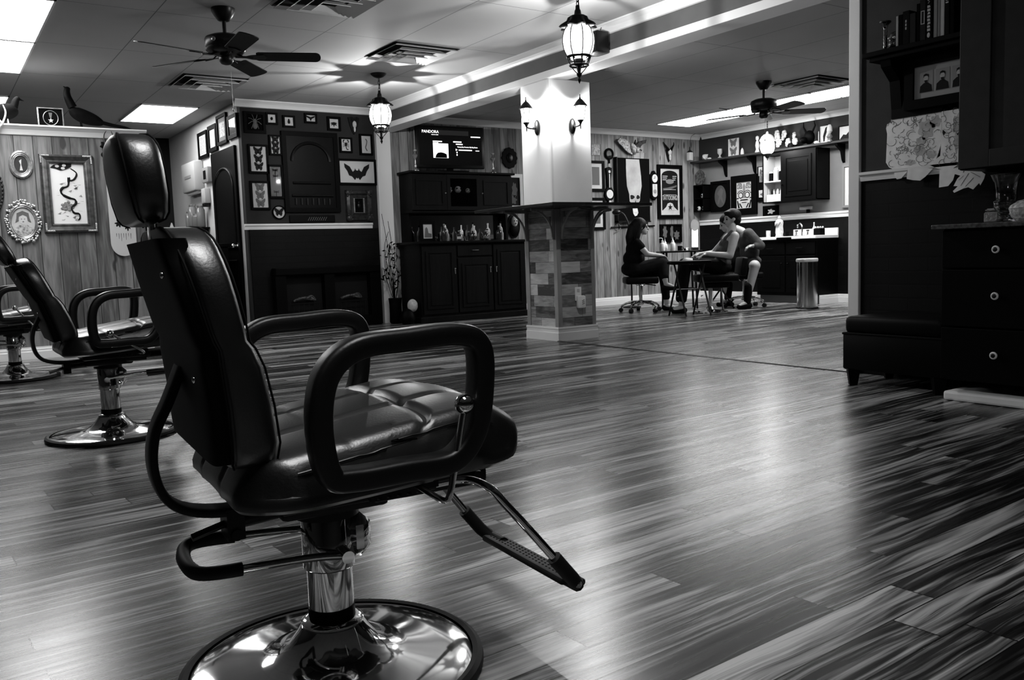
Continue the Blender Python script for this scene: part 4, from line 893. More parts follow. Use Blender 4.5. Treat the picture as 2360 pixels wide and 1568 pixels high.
for k, (x, lb, s) in enumerate(((-.14, 'pale bleached skull at the left inside the glass-fronted hutch', 1.0), (-.02, 'long pale skull in the middle inside the glass-fronted hutch', 1.1), (.12, 'small bird skull at the right inside the glass-fronted hutch', .8))):
    t2 = thing('animal_skull', lb, 'skull', (5.47+x, 9.17, 1.524), 0, 'skulls in the hutch')
    MB().ell((0, 0, .04*s), (.035*s, .04*s, .038*s)).ell((-.02*s, -.045*s, .024*s), (.02*s, .04*s, .022*s)).obj('cranium', PALE, t2, True); MB().ell((-.028*s, -.03*s, .05*s), .009*s, 8, 6).ell((.012*s, -.045*s, .045*s), .009*s, 8, 6).obj('eye_socket', BLACK, t2, True)
t = thing('television', 'flat television lit with a music player screen above the bar cabinet', 'television', (5.36, 9.16, 1.771), -.06)
MB().box(-.20, .20, -.09, .09, 0, .014, bev=.005).box(-.04, .04, .01, .04, .01, .12, bev=.005).obj('stand', BLACK, t, True)
MB().box(-.455, .455, -.025, .03, .045, .545, bev=.012).obj('bezel', SATIN, t, True)
MB().box(-.42, .42, -.029, -.025, .085, .515).obj('screen', G('screen_glass', .006, .12, spec=.6, emit=.0), t)
SCR = EM('screen_white', .75); SCR2 = EM('screen_grey', .006)
MB().box(-.20, .24, -.0305, -.029, .435, .49).obj('header_band', SCR2, t)
text_mesh('screen_title', 'PANDORA', .046, SCR, t, (-.27, -.031, .468)); text_mesh('screen_subtitle', 'internet radio', .016, SCR, t, (-.21, -.031, .436))
text_mesh('track_line', 'Tommy Boy Presents: Hip Hop Roots', .021, SCR, t, (.22, -.031, .30), sx=.85)
m = MB()
for x0, x1, z0, z1 in ((.27, .40, .418, .430), (.03, .14, .352, .366), (.065, .155, .326, .338), (-.24, -.12, .352, .364), (-.24, -.17, .338, .346), (.10, .28, .258, .270), (.33, .38, .256, .264)): m.box(x0, x1, -.0315, -.0295, z0, z1)
m.prism([(.06, .253), (.06, .279), (.084, .266)], -.0315, -.0295); m.obj('player_controls', SCR, t)
for z in (.235, .206): MB().prism([(.075+.008*math.cos(a), z+.010*math.sin(a)) for a in [2*PI*k/14 for k in range(14)]], -.0315, -.0295).obj('round_button', SCR, t)
MB().box(-.24, -.04, -.031, -.0295, .165, .335).obj('album_cover', SCR, t)
MB().prism([(-.215, .166), (-.06, .166), (-.065, .21), (-.10, .225), (-.14, .232), (-.18, .225), (-.205, .20)], -.0325, -.0308).obj('album_arch', BLACK, t)  # dark arch in the cover picture
for x, lb in ((4.87, 'candlestick with a tall taper left of the television'), (5.95, 'candlestick with a tall taper right of the television')):
    t = thing('candlestick', lb, 'candlestick', (x, 9.14, 1.771), 0, 'candlesticks beside the television')
    MB().lathe([(.045, 0), (.045, .008), (.02, .02), (.01, .04), (.016, .06), (.008, .08), (.008, .13), (.014, .15), (.026, .165), (.03, .185), (.014, .2), (.01, .22), (.02, .235), (.02, .245), (.012, .246)], n=20).obj('stem', SILVER, t, True)
    MB().lathe([(.012, .245), (.011, .26), (.007, .46), (.002, .478)], n=12).obj('taper', G('candle_grey', .14, .5), t, True)
t = picture('photo_frame', 'black frame with a small photo standing at the left on the bar cabinet', 'photo frame', (4.90, 8.98, 1.065), 0, .19, .235, b=.034, dep=.02, bm=PAPER2)
relief(t, 'photo_figure', [[(-.04, -.07), (-.03, .03), (-.015, .05), (0, .03), (.01, -.02), (.05, -.03), (.05, -.07)]], INK2)
rd = random.Random(21); BG = [G('bottle_dark', .02, .1, spec=.7), G('bottle_grey', .38, .12, spec=.7), G('bottle_pale', .8, .15, spec=.6), G('bottle_frost', .65, .12, spec=.7)]
names = ['slim clear', 'stubby pale', 'round decanter-like', 'square-shouldered', 'dark tall', 'short grey', 'square dark', 'squat clear', 'tall grey', 'broad dark']
for k in range(15):
    x = 5.10+.064*k+rd.uniform(-.01, .01); y = 8.90+.14*(k % 3)*.6+.02; h = rd.uniform(.11, .24); r = rd.uniform(.024, .036); kind = k % 4
    order = ['leftmost', 'second', 'third', 'fourth', 'fifth', 'sixth', 'seventh', 'eighth', 'ninth', 'tenth', 'eleventh', 'twelfth', 'thirteenth', 'fourteenth', 'rightmost'][k]
    t = thing('liquor_bottle', '%s bottle, %s in the row from the left on the bar cabinet' % (names[(k*7) % 10], order), 'bottle', (x, y, .9455), rd.uniform(0, 1), 'bottles on the bar cabinet')
    n = 4 if kind == 3 else 20
    MB().lathe([(r*.9, 0), (r, .006), (r, h*.55), (r*.8, h*.66), (r*.34, h*.75), (r*.32, h*.92)], n=n).obj('bottle_body', BG[(k*5+k//3) % 4], t, n > 4)
    MB().lathe([(r*.38, h*.91), (r*.4, h*.915), (r*.4, h), (r*.1, h*1.01)], n=12).obj('stopper', [SILVER, BLACK, WHITE][k % 3], t, True)
    if k % 2: MB().lathe([(r*1.01, h*.18), (r*1.01, h*.42)], n=n).obj('bottle_label', [PAPER2, MID][k % 4 == 1], t, n > 4)
for k, (x, y) in enumerate(((5.36, 8.86), (5.47, 8.855), (5.60, 8.865))):
    t = thing('shot_glass', ['small clear tumbler at the front left of the bar bottles', 'small clear tumbler in front of the middle bar bottles', 'small clear tumbler at the front right of the bar bottles'][k], 'glass', (x, y, .9455), 0, 'tumblers on the bar cabinet')
    MB().lathe([(.0, .004), (.018, .004), (.024, .05), (.026, .05), (.021, 0), (.0, 0)], n=20).obj('cup', GLASS, t, True)
t = picture('goddess_picture', 'white-framed dark painting of a crescent moon figure, left of the column', 'picture frame', (6.40, YB-.001, 1.572), 0, .31, .449, b=.045, fm=WHITE, bm=INK)
relief(t, 'moon_art', [[(-.075+.045*math.cos(a), .11+.05*math.sin(a)) for a in [PI*.35+PI*1.3*k/14 for k in range(15)]]+[(-.06+.03*math.cos(a), .115+.036*math.sin(a)) for a in [PI*1.65-PI*1.3*k/14 for k in range(15)]]], PAPER2)
relief(t, 'figure_art', [blob(.03, .02, .04, .09, .15, 1), blob(-.01, -.1, .07, .06, .2, 2)], INK2, th=.002)
t = thing('oval_plaque', 'black scalloped oval plaque on the pine boards by the television', 'wall plaque', (6.37, YB-.001, 1.999))
MB().prism([(.115*(1+.05*math.cos(12*a))*math.cos(a), .13*(1+.05*math.cos(12*a))*math.sin(a)) for a in [2*PI*k/96 for k in range(96)]], -.02, 0).obj('board', BLACK, t); MB().ell((.0, -.02, .0), (.05, .02, .065)).obj('relief_portrait', SATIN, t, True)
t = thing('face_mask', 'pale-faced mask on a black oval board below the bar shelf', 'mask', (6.40, YB-.001, 1.13))
MB().prism(oval(.095, .16), -.02, 0).obj('board', BLACK, t); MB().ell((.0, -.03, .055), (.05, .035, .068)).obj('face', PALE, t, True); MB().ell((-.018, -.062, .062), (.01, .006, .008), 8, 6).ell((.018, -.062, .062), (.01, .006, .008), 8, 6).ell((0, -.062, .03), (.014, .006, .006), 8, 6).obj('features', INK, t, True)
MB().ell((0, -.02, -.05), (.075, .03, .09)).obj('beard', BLACK, t, True)
t = thing('gourd_pot', 'pale round gourd-shaped pot on the floor beside the bar cabinet', 'pot', (4.58, 8.95, 0))
MB().lathe([(.05, 0), (.075, .02), (.09, .06), (.085, .10), (.07, .14), (.05, .17), (.03, .18)], n=28).obj('pot_base', BLACK, t, True); MB().ell((.06, -.02, .215), (.06, .06, .075), 24, 16).obj('gourd', G('gourd', .42, .45, var=.4, scale=18), t, True)
t = thing('willow_branches', 'spindly dark dried branches climbing the white pilaster', 'plant', (4.565, 9.22, 0)); rd = random.Random(8)
MB().lathe([(.06, 0), (.075, .02), (.07, .22), (.08, .3), (.06, .3)], n=24).obj('pot', BLACK, t, True); m = MB()
for k in range(16):
    x, y = rd.uniform(-.12, .08), rd.uniform(-.08, .06); h = rd.uniform(.6, 1.28)
    m.tube(spline([(0, 0, .2), (x*.4, y*.5, h*.5), (x, y, h*.8), (x+rd.uniform(-.07, .07), y, h)], 5), .003, 5)
m.obj('twigs', BLACK, t, True); m = MB()
for k in range(46):
    x, y, z = rd.uniform(-.14, .06), rd.uniform(-.09, .05), rd.uniform(.35, .95); a = rd.uniform(0, 6.28); dx, dz = .06*math.cos(a), .06*math.sin(a)
    m.prism([(x, z), (x+dx*.5-dz*.15, z+dz*.5+dx*.15), (x+dx, z+dz), (x+dx*.5+dz*.15, z+dz*.5-dx*.15)], y, y+.002)
m.obj('leaves', BLACK, t)
# --- bar shelf round the column
t = thing('bar_shelf', 'dark thin bar shelf wrapped round the column on scrolled brackets', 'shelf', (4.74, 6.22, 1.14))
z0, z1 = .005, .032
m = MB().box(-.54, -.212, -.62, .57, z0, z1, bev=.003).box(-.212, .237, -.62, -.185, z0, z1, bev=.003).box(.237, .54, -.62, .57, z0, z1, bev=.003).box(-.212, .237, .252, .57, z0, z1, bev=.003)
m.obj('top', G('bar_top', .012, .25, spec=.5), t)
def scroll(dx, dy, px, py):
    m = MB(); a = Vector((dx, dy, 0)); o = Vector((px, py, 0))
    m.tube([o+a*.012+Vector((0, 0, -.26)), o+a*.012+Vector((0, 0, .003))], 1, 10, flat=(.009, .012), up=(-dy, dx, 0)).tube([o+a*.02+Vector((0, 0, -.006)), o+a*.24+Vector((0, 0, -.006))], 1, 10, flat=(.009, .01), up=(-dy, dx, 0))
    m.tube([o+a*(.02+.20*(1-math.cos(q)))+Vector((0, 0, -.24+.23*math.sin(q))) for q in [PI/2*k/12 for k in range(13)]], 1, 10, flat=(.008, .009), up=(-dy, dx, 0))
    m.obj('bracket', BOARD, t, True)
for py in (-.20, .20): scroll(-1, 0, -.216, py)
for px in (-.16, .165): scroll(0, -1, px, -.226)
for py in (-.18, .2): scroll(1, 0, .195+.012, py)
t = thing('outlet', 'white wall outlet with a plug-in freshener on the column cladding', 'outlet', (4.75, 5.999, .40))
MB().box(-.035, .035, -.006, 0, -.06, .06, bev=.004).obj('cover_plate', WHITE, t, True)
for z in (.03,): MB().box(-.014, .014, -.009, -.005, z-.014, z+.014, bev=.003).obj('socket', MATW, t)
p = MB().box(-.03, .05, -.05, -.006, -.125, -.015, bev=.012).obj('plug_in_freshener', WHITE, t, True)
m = MB()
for k in range(3): m.tube([(.005+.0*k, -.0515, -.06-.015*k), (.03, -.0515, -.05-.015*k)], .003, 5)
m.obj('vents', MID, p)
# ------------------------------------------------------------------ pine back wall of the side room
def Q(n, l, c, u, z, w, h, **k): return picture(n, l, c, (u, YB-.001, z), 0, w, h, **k)
t = Q('framed_print', 'upper black frame with a white mount, half hidden by the column', 'picture frame', 7.80, 1.80, .30, .417, b=.035, mat_in=.05, inner=INK2, group='framed prints behind the column')
t = Q('framed_print', 'lower black frame with a white mount, half hidden by the column', 'picture frame', 7.80, 1.283, .30, .439, b=.035, mat_in=.05, inner=INK2, group='framed prints behind the column')
t = Q('floral_plaque', 'small unframed grey flower print high beside the column', 'picture', 7.82, 2.164, .17, .162, b=.008, dep=.012, fm=MID, bm=G('print_grey', .33))
relief(t, 'flower_art', [blob(.0, .01, .04, .04, .25, 1, 5), blob(-.03, -.045, .025, .02, .2, 2, 5)], PAPER2)
t = thing('hand_mirror', 'round black hand mirror hung on the far pine boards', 'mirror', (8.05, YB-.001, 2.11))
MB().tube([(.065*math.cos(a), -.015, .065*math.sin(a)) for a in [2*PI*k/36 for k in range(36)]], .016, 8, closed=True).tube([(0, -.015, -.075), (0, -.015, -.13)], .011, 8).obj('rim', BLACK, t, True); MB().prism(oval(.06, .06), -.014, -.004).obj('looking_glass', MIRROR, t)
t = thing('barometer', 'banjo barometer with a silver dial on the far pine boards', 'barometer', (8.03, YB-.001, 1.674))
MB().prism([(-.05, .24), (0, .257), (.05, .24), (.035, .1), (.03, -.02), (.07, -.07), (.085, -.13), (.06, -.19), (.025, -.21), (.02, -.25), (-.02, -.25), (-.025, -.21), (-.06, -.19), (-.085, -.13), (-.07, -.07), (-.03, -.02), (-.035, .1)], -.03, 0).obj('case', BLACK, t)
MB().prism([(.06*math.cos(a), -.12+.06*math.sin(a)) for a in [2*PI*k/28 for k in range(28)]], -.036, -.03).obj('dial', G('dial_silver', .6, .3), t); MB().box(-.008, .008, -.036, -.03, -.03, .16).obj('thermometer', MATW, t)
MB().prism([(.02*math.cos(a), .19+.02*math.sin(a)) for a in [2*PI*k/18 for k in range(18)]], -.036, -.03).obj('hygrometer', MATW, t); MB().prism([(.018*math.cos(a), -.225+.018*math.sin(a)) for a in [2*PI*k/18 for k in range(18)]], -.036, -.03).obj('level', MATW, t)
t = thing('skull_painting', 'tall black canvas painted with an elongated pale skull', 'painting', (8.455, YB-.001, 1.614)); t['y'] = -.06
MB().box(-.305, .305, -.06, 0, -.445, .445).obj('canvas', MATD, t)
SK = G('skull_paint', .30, .6, var=.25, scale=5); m = MB()
relief(t, 'painted_skull', [[(-.14, .43), (-.14, .2), (-.13, .05), (-.09, -.06), (-.085, -.16), (-.04, -.19), (-.02, -.24), (.05, -.24), (.075, -.19), (.11, -.15), (.12, -.06), (.15, .06), (.14, .2), (.11, .43)]], SK, th=.0015)
relief(t, 'painted_jaw', [[(-.03, -.26), (.06, -.26), (.075, -.32), (.05, -.36), (.01, -.37), (-.02, -.33)]], PALE, th=.0015)
relief(t, 'eye_socket', [blob(-.035, -.10, .04, .03, .1, 1, 3)], INK, th=.003); relief(t, 'eye_socket', [blob(.075, -.10, .032, .028, .1, 2, 3)], INK, th=.003); relief(t, 'nose', [[(.01, -.20), (.025, -.14), (.045, -.2)]], INK, th=.003)
MB().box(-.315, -.30, -.066, .0, -.455, .455).box(-.315, .315, -.066, 0, -.455, -.435).obj('edge_strip', FDK, t)
t = thing('clock', 'carved dark wall clock with a white dial and white pendulum glass', 'clock', (8.86, YB-.001, 1.684))
MB().prism([(0, .212), (.03, .17), (.07, .15), (.085, .1), (.07, .05), (.075, 0), (.07, -.08), (.075, -.12), (.05, -.17), (0, -.212), (-.05, -.17), (-.075, -.12), (-.07, -.08), (-.075, 0), (-.07, .05), (-.085, .1), (-.07, .15), (-.03, .17)], -.06, 0).obj('case', FBLK, t)
MB().prism([(.052*math.cos(a), .1+.058*math.sin(a)) for a in [2*PI*k/28 for k in range(28)]], -.066, -.06).obj('dial', MATW, t); MB().box(-.003, .003, -.069, -.066, .1, .135).box(-.025, 0, -.069, -.066, .098, .103).obj('hands', INK, t)
MB().prism([(-.045, .02), (.045, .02), (.045, -.14), (.02, -.165), (-.02, -.165), (-.045, -.14)], -.064, -.06).obj('pendulum_glass', PAPER2, t); MB().ell((0, -.066, -.085), (.028, .004, .03)).tube([(0, -.066, .01), (0, -.066, -.06)], .003, 6).obj('pendulum', MID, t, True)
t = Q('tattooing_poster', 'black-framed arched poster reading TATTOOING on the far pine wall', 'poster', 9.205, 1.599, .50, .784, b=.055, bm=PAPER2)
relief(t, 'arched_panel', [[(-.16, -.27), (.16, -.27), (.16, .24)]+[(.16*math.cos(a), .24+.07*math.sin(a)) for a in [PI*k/12 for k in range(1, 12)]]+[(-.16, .24)]], INK, th=.002)
text_mesh('poster_word', 'TATTOOING!', .062, MATW, t, (0, t['y']-.005, -.09), sx=.98).scale = (.80, 1.6, 1)
m = MB()
for sx, x0, w_ in ((-1, -.145, .1), (1, .055, .08)):
    for k in range(3): m.box(x0, x0+w_-.012*k, t['y']-.004, t['y']-.002, .222-.026*k, .232-.026*k)
m.box(-.13, .13, t['y']-.004, t['y']-.002, -.045, -.04); m.box(-.12, .12, t['y']-.004, t['y']-.002, .03, .036); m.obj('small_print', PAPER2, t)
relief(t, 'oval_emblem', [oval(.08, .035)], MID, cz=.15, th=.004); relief(t, 'ribbon_art', [[(-.14, .05), (-.05, .06), (.14, .1), (.14, .08), (0, .03), (-.14, .02)]], INK2, th=.003)
relief(t, 'star_fan_art', [[(-.15, -.27), (-.08, -.22), (-.05, -.17), (0, -.155), (.05, -.17), (.08, -.22), (.15, -.27)]], PAPER2, th=.003)
relief(t, 'star_art', [[(r*math.sin(PI*k/5), -.225+r*math.cos(PI*k/5)) for k, r in enumerate([.05, .02]*5)]], INK, th=.005)
t = Q('framed_photograph', 'dark framed photograph under the TATTOOING poster', 'picture frame', 9.21, .992, .44, .268, b=.022, bm=MATD)
relief(t, 'photo_shapes', [blob(-.12, .02, .04, .09, .2, 1), blob(0.02, .02, .03, .1, .15, 2), blob(.12, -.03, .05, .06, .2, 3)], INK2)
t = thing('display_sword', 'long thin sheathed sword hung level below the skull painting', 'sword', (8.47, YB-.02, 1.094)); MB().tube([(-.30, 0, 0), (.41, 0, .012)], .010, 8).obj('scabbard', BLACK, t, True); MB().tube([(-.415, 0, -.003), (-.30, 0, 0)], .012, 8).obj('hilt', FDK, t, True)
m = MB(); m.tube([(-.29+.045*math.cos(a), 0, .045*math.sin(a)) for a in [2*PI*k/16 for k in range(16)]], .006, 6, closed=True); m.tube([(-.30, -.0, .05), (-.30, 0, -.06), (-.36, 0, -.07)], .006, 6); m.obj('guard', SILVER, t, True)
t = thing('mounted_owl', 'mounted grey owl with one wing raised, above the skull painting', 'stuffed bird', (8.46, YB-.04, 2.20))
MB().ell((0, -.02, -.01), (.05, .05, .085), rot=Matrix.Rotation(-.5, 4, 'Y')).obj('body', G('owl_feathers', .28, .6, var=.8, scale=40), t, True); MB().ell((.05, -.06, -.03), (.042, .04, .04)).obj('head', G('owl_feathers', .28), t, True)
relief(t, 'wing', [[(.0, .0), (-.06, .06), (-.13, .115), (-.24, .13), (-.285, .09), (-.25, .05), (-.2, .02), (-.16, -.02), (-.1, -.06), (-.02, -.09)]], G('owl_feathers', .28), y=.0, th=.02)
relief(t, 'wing', [[(.02, .02), (.08, .06), (.12, .10), (.2, .12), (.26, .13), (.24, .08), (.18, .06), (.12, .0), (.06, -.03)]], G('owl_wing_dark', .04, .6, var=.6, scale=30), y=.0, th=.02)
MB().prism([(.0, .03), (.03, .09), (.045, .12), (.03, .02)], -.03, -.01).obj('tail', BLACK, t); MB().ell((.085, -.09, -.035), (.012, .012, .012), 8, 6).ell((.055, -.1, -.03), (.01, .008, .01), 8, 6).obj('eye', INK, t, True)
t = thing('horned_skull', 'small pale horned skull high on the far pine boards', 'skull mount', (9.19, YB-.001, 2.17))
MB().prism([(-.06, .04), (.05, .04), (.03, -.09), (0, -.14), (-.02, -.09)], -.02, 0).obj('shield', FDK, t); MB().ell((0, -.04, .0), (.028, .025, .045)).ell((.004, -.04, -.07), (.016, .018, .05)).obj('skull', PALE, t, True)
MB().tube(spline([(-.02, -.04, .03), (-.06, -.04, .07), (-.10, -.03, .12), (-.11, -.02, .15)], 5), [.022-.0012*i for i in range(16)], 8).obj('horn', BLACK, t, True); MB().tube(spline([(.02, -.04, .03), (.05, -.04, .07), (.09, -.03, .11), (.10, -.02, .15)], 5), [.022-.0012*i for i in range(16)], 8).obj('horn', BLACK, t, True)
t = thing('hanging_lantern', 'small glass lantern hanging in the far corner', 'lantern', (9.50, 9.26, 2.05)); MB().box(-.035, .035, -.035, .035, 0, .12, bev=.008).obj('glass_box', G('lantern_frost', .45, .3), t, True)
MB().lathe([(.045, .118), (.04, .13), (.012, .15), (.008, .2)], n=16).obj('cap', IRON, t, True); MB().tube(spline([(0, 0, .2), (.01, 0, .28), (.06, .02, .36), (.16, .04, .40)], 5), .003, 6).obj('cord', IRON, t, True)

# ------------------------------------------------------------------ right wall of the side room (viewer on its -x side)
WR = XR-.001
def RW(n, l, c, y, z, w, h, **k): return picture(n, l, c, (WR, y, z), -PI/2, w, h, **k)
t = thing('display_shelf', 'long dark bracketed shelf full of curios along the right wall', 'shelf', (WR, 8.13, 2.022), -PI/2)
MB().box(-1.40, 1.55, -.20, 0, 0, .028, bev=.004).obj('board', G('shelf_top', .03, .4), t)
for x in (-.74, -.205, 1.22): MB().prism([(-.002, 0), (-.17, 0), (-.16, -.03), (-.06, -.09), (-.03, -.20), (-.002, -.24)], x-.018, x+.018, 'YZ').obj('bracket', BLACK, t)
t = RW('wolf_picture', 'black-framed dim oval drawing at the left end of the right wall', 'picture frame', 8.985, 1.51, .36, .45, b=.04, bm=MATD); relief(t, 'oval_drawing', [oval(.11, .16)], G('drawing_grey', .06), th=.002); relief(t, 'wolf_art', [[(-.06, -.1), (-.02, .0), (-.06, .04), (-.03, .08), (.02, .12), (.06, .08), (.03, .0), (.07, -.12), (.03, -.08), (0, -.03), (-.03, -.12)]], INK2, th=.004)
t = RW('tiki_print', 'black-framed pale tiki face print with round eyes above the artist', 'picture frame', 8.535, 1.495, .47, .567, b=.095, bm=PAPER2)
TG = INK; y0 = t['y']
for s in (-1, 1):
    relief(t, 'eye_ring', [oval(.045, .045)], TG, cx=s*.06, cz=.0, th=.003); relief(t, 'eye_disc', [oval(.032, .032)], MATW, cx=s*.06, cz=.0, th=.005)
    m = MB()
    for q in range(7): a = PI*.15+PI*.7*q/6; m.prism([(s*.06+.056*math.cos(a+d)*k, .056*math.sin(a+d)*k) for d, k in ((-.1, 1), (.1, 1), (.1, 1.3), (-.1, 1.3))], y0-.003, y0)
    m.tube([(s*(.11-.02*q), y0-.002, .165-.0) for q in range(4)]+[(s*.04, y0-.002, .10), (s*.12, y0-.002, .10), (s*.12, y0-.002, .145), (s*.065, y0-.002, .145), (s*.065, y0-.002, .12), (s*.1, y0-.002, .12)], .005, 5)
    m.prism([(s*.03, -.18), (s*.05, -.18), (s*.09, -.12), (s*.075, -.11)], y0-.003, y0).prism([(s*.08, -.18), (s*.11, -.18), (s*.13, -.08), (s*.115, -.07)], y0-.003, y0).prism([(s*.1, -.05), (s*.135, -.05), (s*.135, -.035), (s*.1, -.035)], y0-.003, y0)
    m.obj('scroll_pattern', TG, t)
relief(t, 'nose_art', [[(0, .17), (.025, .12), (.012, .04), (.03, -.04), (-.03, -.04), (-.012, .04), (-.025, .12)]], MID, th=.003)
relief(t, 'mouth_art', [[(-.08, -.075), (.08, -.075), (.06, -.06), (-.06, -.06)], [(-.05, -.11), (.05, -.11), (.04, -.1), (-.04, -.1)]], TG, th=.003)
t = thing('pinboard', 'black pinboard of small photos left of the wall cabinet', 'pinboard', (WR, 8.15, 1.69), -PI/2)
MB().box(-.14, .14, -.02, 0, -.31, .18).obj('board', BLACK, t)
for k, (x, z, w_, h_, mm) in enumerate(((-.07, .11, .09, .12, PAPER2), (-.06, .02, .08, .12, MID), (-.035, -.20, .15, .10, MATW), (.04, -.13, .09, .14, PAPER2), (.07, .02, .04, .07, INK2))):
    MB().box(x-w_/2, x+w_/2, -.0225-.0006*k, -.02, z-h_/2, z+h_/2).obj('photo', mm, t); MB().prism([(x+(a-x)*.9, b) for a, b in blob(x, z-.01, w_*.28, h_*.3, .25, k, 4)], -.0245-.0006*k, -.02).obj('photo_image', INK2, t)
t = thing('cubby_cabinet', 'dark wall cabinet with two open pale cubbies and one closed door', 'cabinet', (WR, 7.56, 1.665), -PI/2)
MB().box(-.44, .44, -.015, 0, -.33, .33).box(-.44, -.425, -.26, 0, -.33, .33).box(.425, .44, -.26, 0, -.33, .33).box(-.13, -.115, -.26, 0, -.33, .33).box(-.44, .44, -.26, 0, .315, .33).box(-.44, .44, -.26, 0, -.33, -.315).obj('carcass', BLKWOOD, t)
MB().box(-.424, -.131, -.25, -.016, -.05, -.035).obj('cubby_shelf', WHITE, t); MB().box(-.424, -.131, -.017, -.0155, -.31, .31).box(-.4245, -.4225, -.25, -.016, -.31, .31).box(-.133, -.131, -.25, -.016, -.31, .31).obj('cubby_lining', G('lining', .5, .6), t)
d = MB().box(-.12, .43, -.278, -.262, -.325, .325, bev=.003).frame(.42, .53, .03, -.288, -.278, cx=.155).box(.0, .31, -.284, -.278, -.2, .2, bev=.005).obj('door', BLKWOOD, t); MB().ell((-.09, -.295, -.1), (.012, .014, .012)).obj('door_knob', BLACK, d, True)
def curio(name, label, cat, y, z, x=.12, g='curios on the right wall shelves'): return thing(name, label, cat, (WR-x, y, z), -PI/2, g)
for k, (y, h, r, mt, lb) in enumerate(((7.93, .13, .03, BLACK, 'dark bottle with a white cap, left in the upper cubby'), (7.85, .18, .034, MATW, 'white tall tub in the middle of the upper cubby'), (7.76, .15, .035, BLACK, 'black box-like bottle, right in the upper cubby'))):
    t = thing('cubby_bottle', lb, 'bottle', (WR-.16, y, 1.631), 0, 'bottles in the upper cubby'); MB().lathe([(r*.95, 0), (r, .005), (r, h*.8), (r*.7, h*.86)], n=20).obj('bottle_body', mt, t, True); MB().lathe([(r*.72, h*.85), (r*.75, h*.86), (r*.7, h), (.002, h)], n=16).obj('cap', WHITE, t, True)
t = thing('ink_tray', 'white tray packed with little ink bottles in the lower cubby', 'tray', (WR-.15, 7.84, 1.351)); MB().box(-.07, .07, -.125, .125, 0, .10, bev=.006).obj('tray_body', MATW, t)
for k in range(10): c = MB().lathe([(.014, .10), (.014, .14), (.008, .15), (.004, .175)], (-.045+.045*(k % 3), -.1+.05*(k//2), 0), n=10).obj('ink_bottle', [MATW, MID, BLACK, PAPER2][k % 4], t, True)
t = RW('flower_picture', 'small black frame with a pale flower below the pinboard', 'picture frame', 8.06, 1.235, .26, .16, b=.045, bm=MATD); relief(t, 'flower_art', [blob(-.0, .0, .05, .035, .3, 1, 5)], PAPER2, th=.003)
t = thing('towel_bar', 'pale wall-mounted towel holder below the wall cabinet', 'towel holder', (WR, 7.47, 1.245), -PI/2); MB().box(-.105, .105, -.03, 0, -.02, .02, bev=.008).obj('holder', PAPER2, t, True); MB().box(.02, .06, -.05, -.02, -.07, -.02, bev=.005).obj('clip', BLACK, t)
t = RW('grey_frame', 'grey-framed white-mounted print cut off by the white post', 'picture frame', 6.80, 1.485, .24, .543, b=.03, fm=MID, bm=MATW, mat_in=.04, inner=PAPER2)
t = thing('corner_cubby', 'small dark corner box shelf holding white trinkets', 'shelf', (WR, 9.30, 1.50), -PI/2, )
MB().box(-.08, .12, -.16, 0, -.20, -.185).box(-.08, -.065, -.16, 0, -.2, .2).box(.105, .12, -.16, 0, -.2, .2).box(-.08, .12, -.16, 0, .185, .2).box(-.08, .12, -.16, 0, -.01, .0).box(-.08, .12, -.01, 0, -.2, .2).obj('carcass', BLACK, t)
for k, (y, z, lb) in enumerate(((9.25, 1.501, 'white trinket on the upper level of the corner box shelf'), (9.33, 1.316, 'white trinket low at the left in the corner box shelf'), (9.23, 1.316, 'white ring-shaped trinket low at the right in the corner box shelf'))):
    t = thing('trinket', lb, 'trinket', (WR-.10, y, z), 0, 'trinkets in the corner box'); MB().ell((0, 0, .035), (.03, .03, .035)).obj('ornament', MATW, t, True); MB().ell((-.026, 0, .038), (.008, .014, .016), 10, 8).obj('dark_spot', INK, t, True)
t = thing('painted_plate', 'dark painted plate in the far corner above the box shelf', 'plate', (WR-.09, 9.30, 1.7005), -PI/2); ax2 = Matrix.Rotation(PI/2, 4, 'X')
MB().lathe([(0, 0), (.06, .002), (.105, .018), (.108, .014), (.06, -.006), (0, -.008)], (0, 0, .11), axis=ax2, n=36).obj('dish', G('plate_glaze', .06, .2, var=.9, scale=30), t, True); MB().tube([(-.05, .005, 0), (-.05, -.02, .0), (-.05, -.02, .03)], .004, 6).tube([(.05, .005, 0), (.05, -.02, .0), (.05, -.02, .03)], .004, 6).obj('plate_stand', IRON, t, True)
t = curio('conch_shell', 'grey shell at the left end of the long shelf', 'shell', 9.18, 2.0505); MB().lathe([(.0, -.06), (.02, -.04), (.045, 0), (.03, .03), (.022, .035), (.018, .05), (.008, .06), (.0, .075)], (0, 0, .05), n=16, axis=Matrix.Rotation(1.1, 4, 'Y')).obj('shell_body', PALE, t, True)
t = curio('bone_box', 'tiny pale bone trinket lying near the shell on the long shelf', 'trinket', 9.06, 2.0505, .16); MB().ell((0, 0, .014), (.04, .02, .014)).obj('bone', PALE, t, True)
t = curio('glass_cup', 'small dark cup with a bright base left of the butterfly card', 'cup', 8.87, 2.0505, .14); MB().lathe([(.03, 0), (.03, .01), (.012, .02), (.012, .04), (.035, .07), (.035, .13)], n=20).obj('cup_body', BG[1], t, True)
t = picture('butterfly_card', 'pale card of grey butterflies standing on the long shelf', 'picture', (WR-.10, 8.64, 2.177), -PI/2, .19, .25, b=.006, dep=.012, fm=MATW, bm=MATW); t['group'] = 'curios on the right wall shelves'
for z in (.06, -.06): butterfly(t, 0, z, .13, INK2)
t = curio('tooth_trinket', 'small pointed white trinket right of the butterfly card', 'trinket', 8.47, 2.0505); MB().lathe([(.022, 0), (.026, .02), (.02, .07), (.004, .1)], n=14).obj('tooth', MATW, t, True)
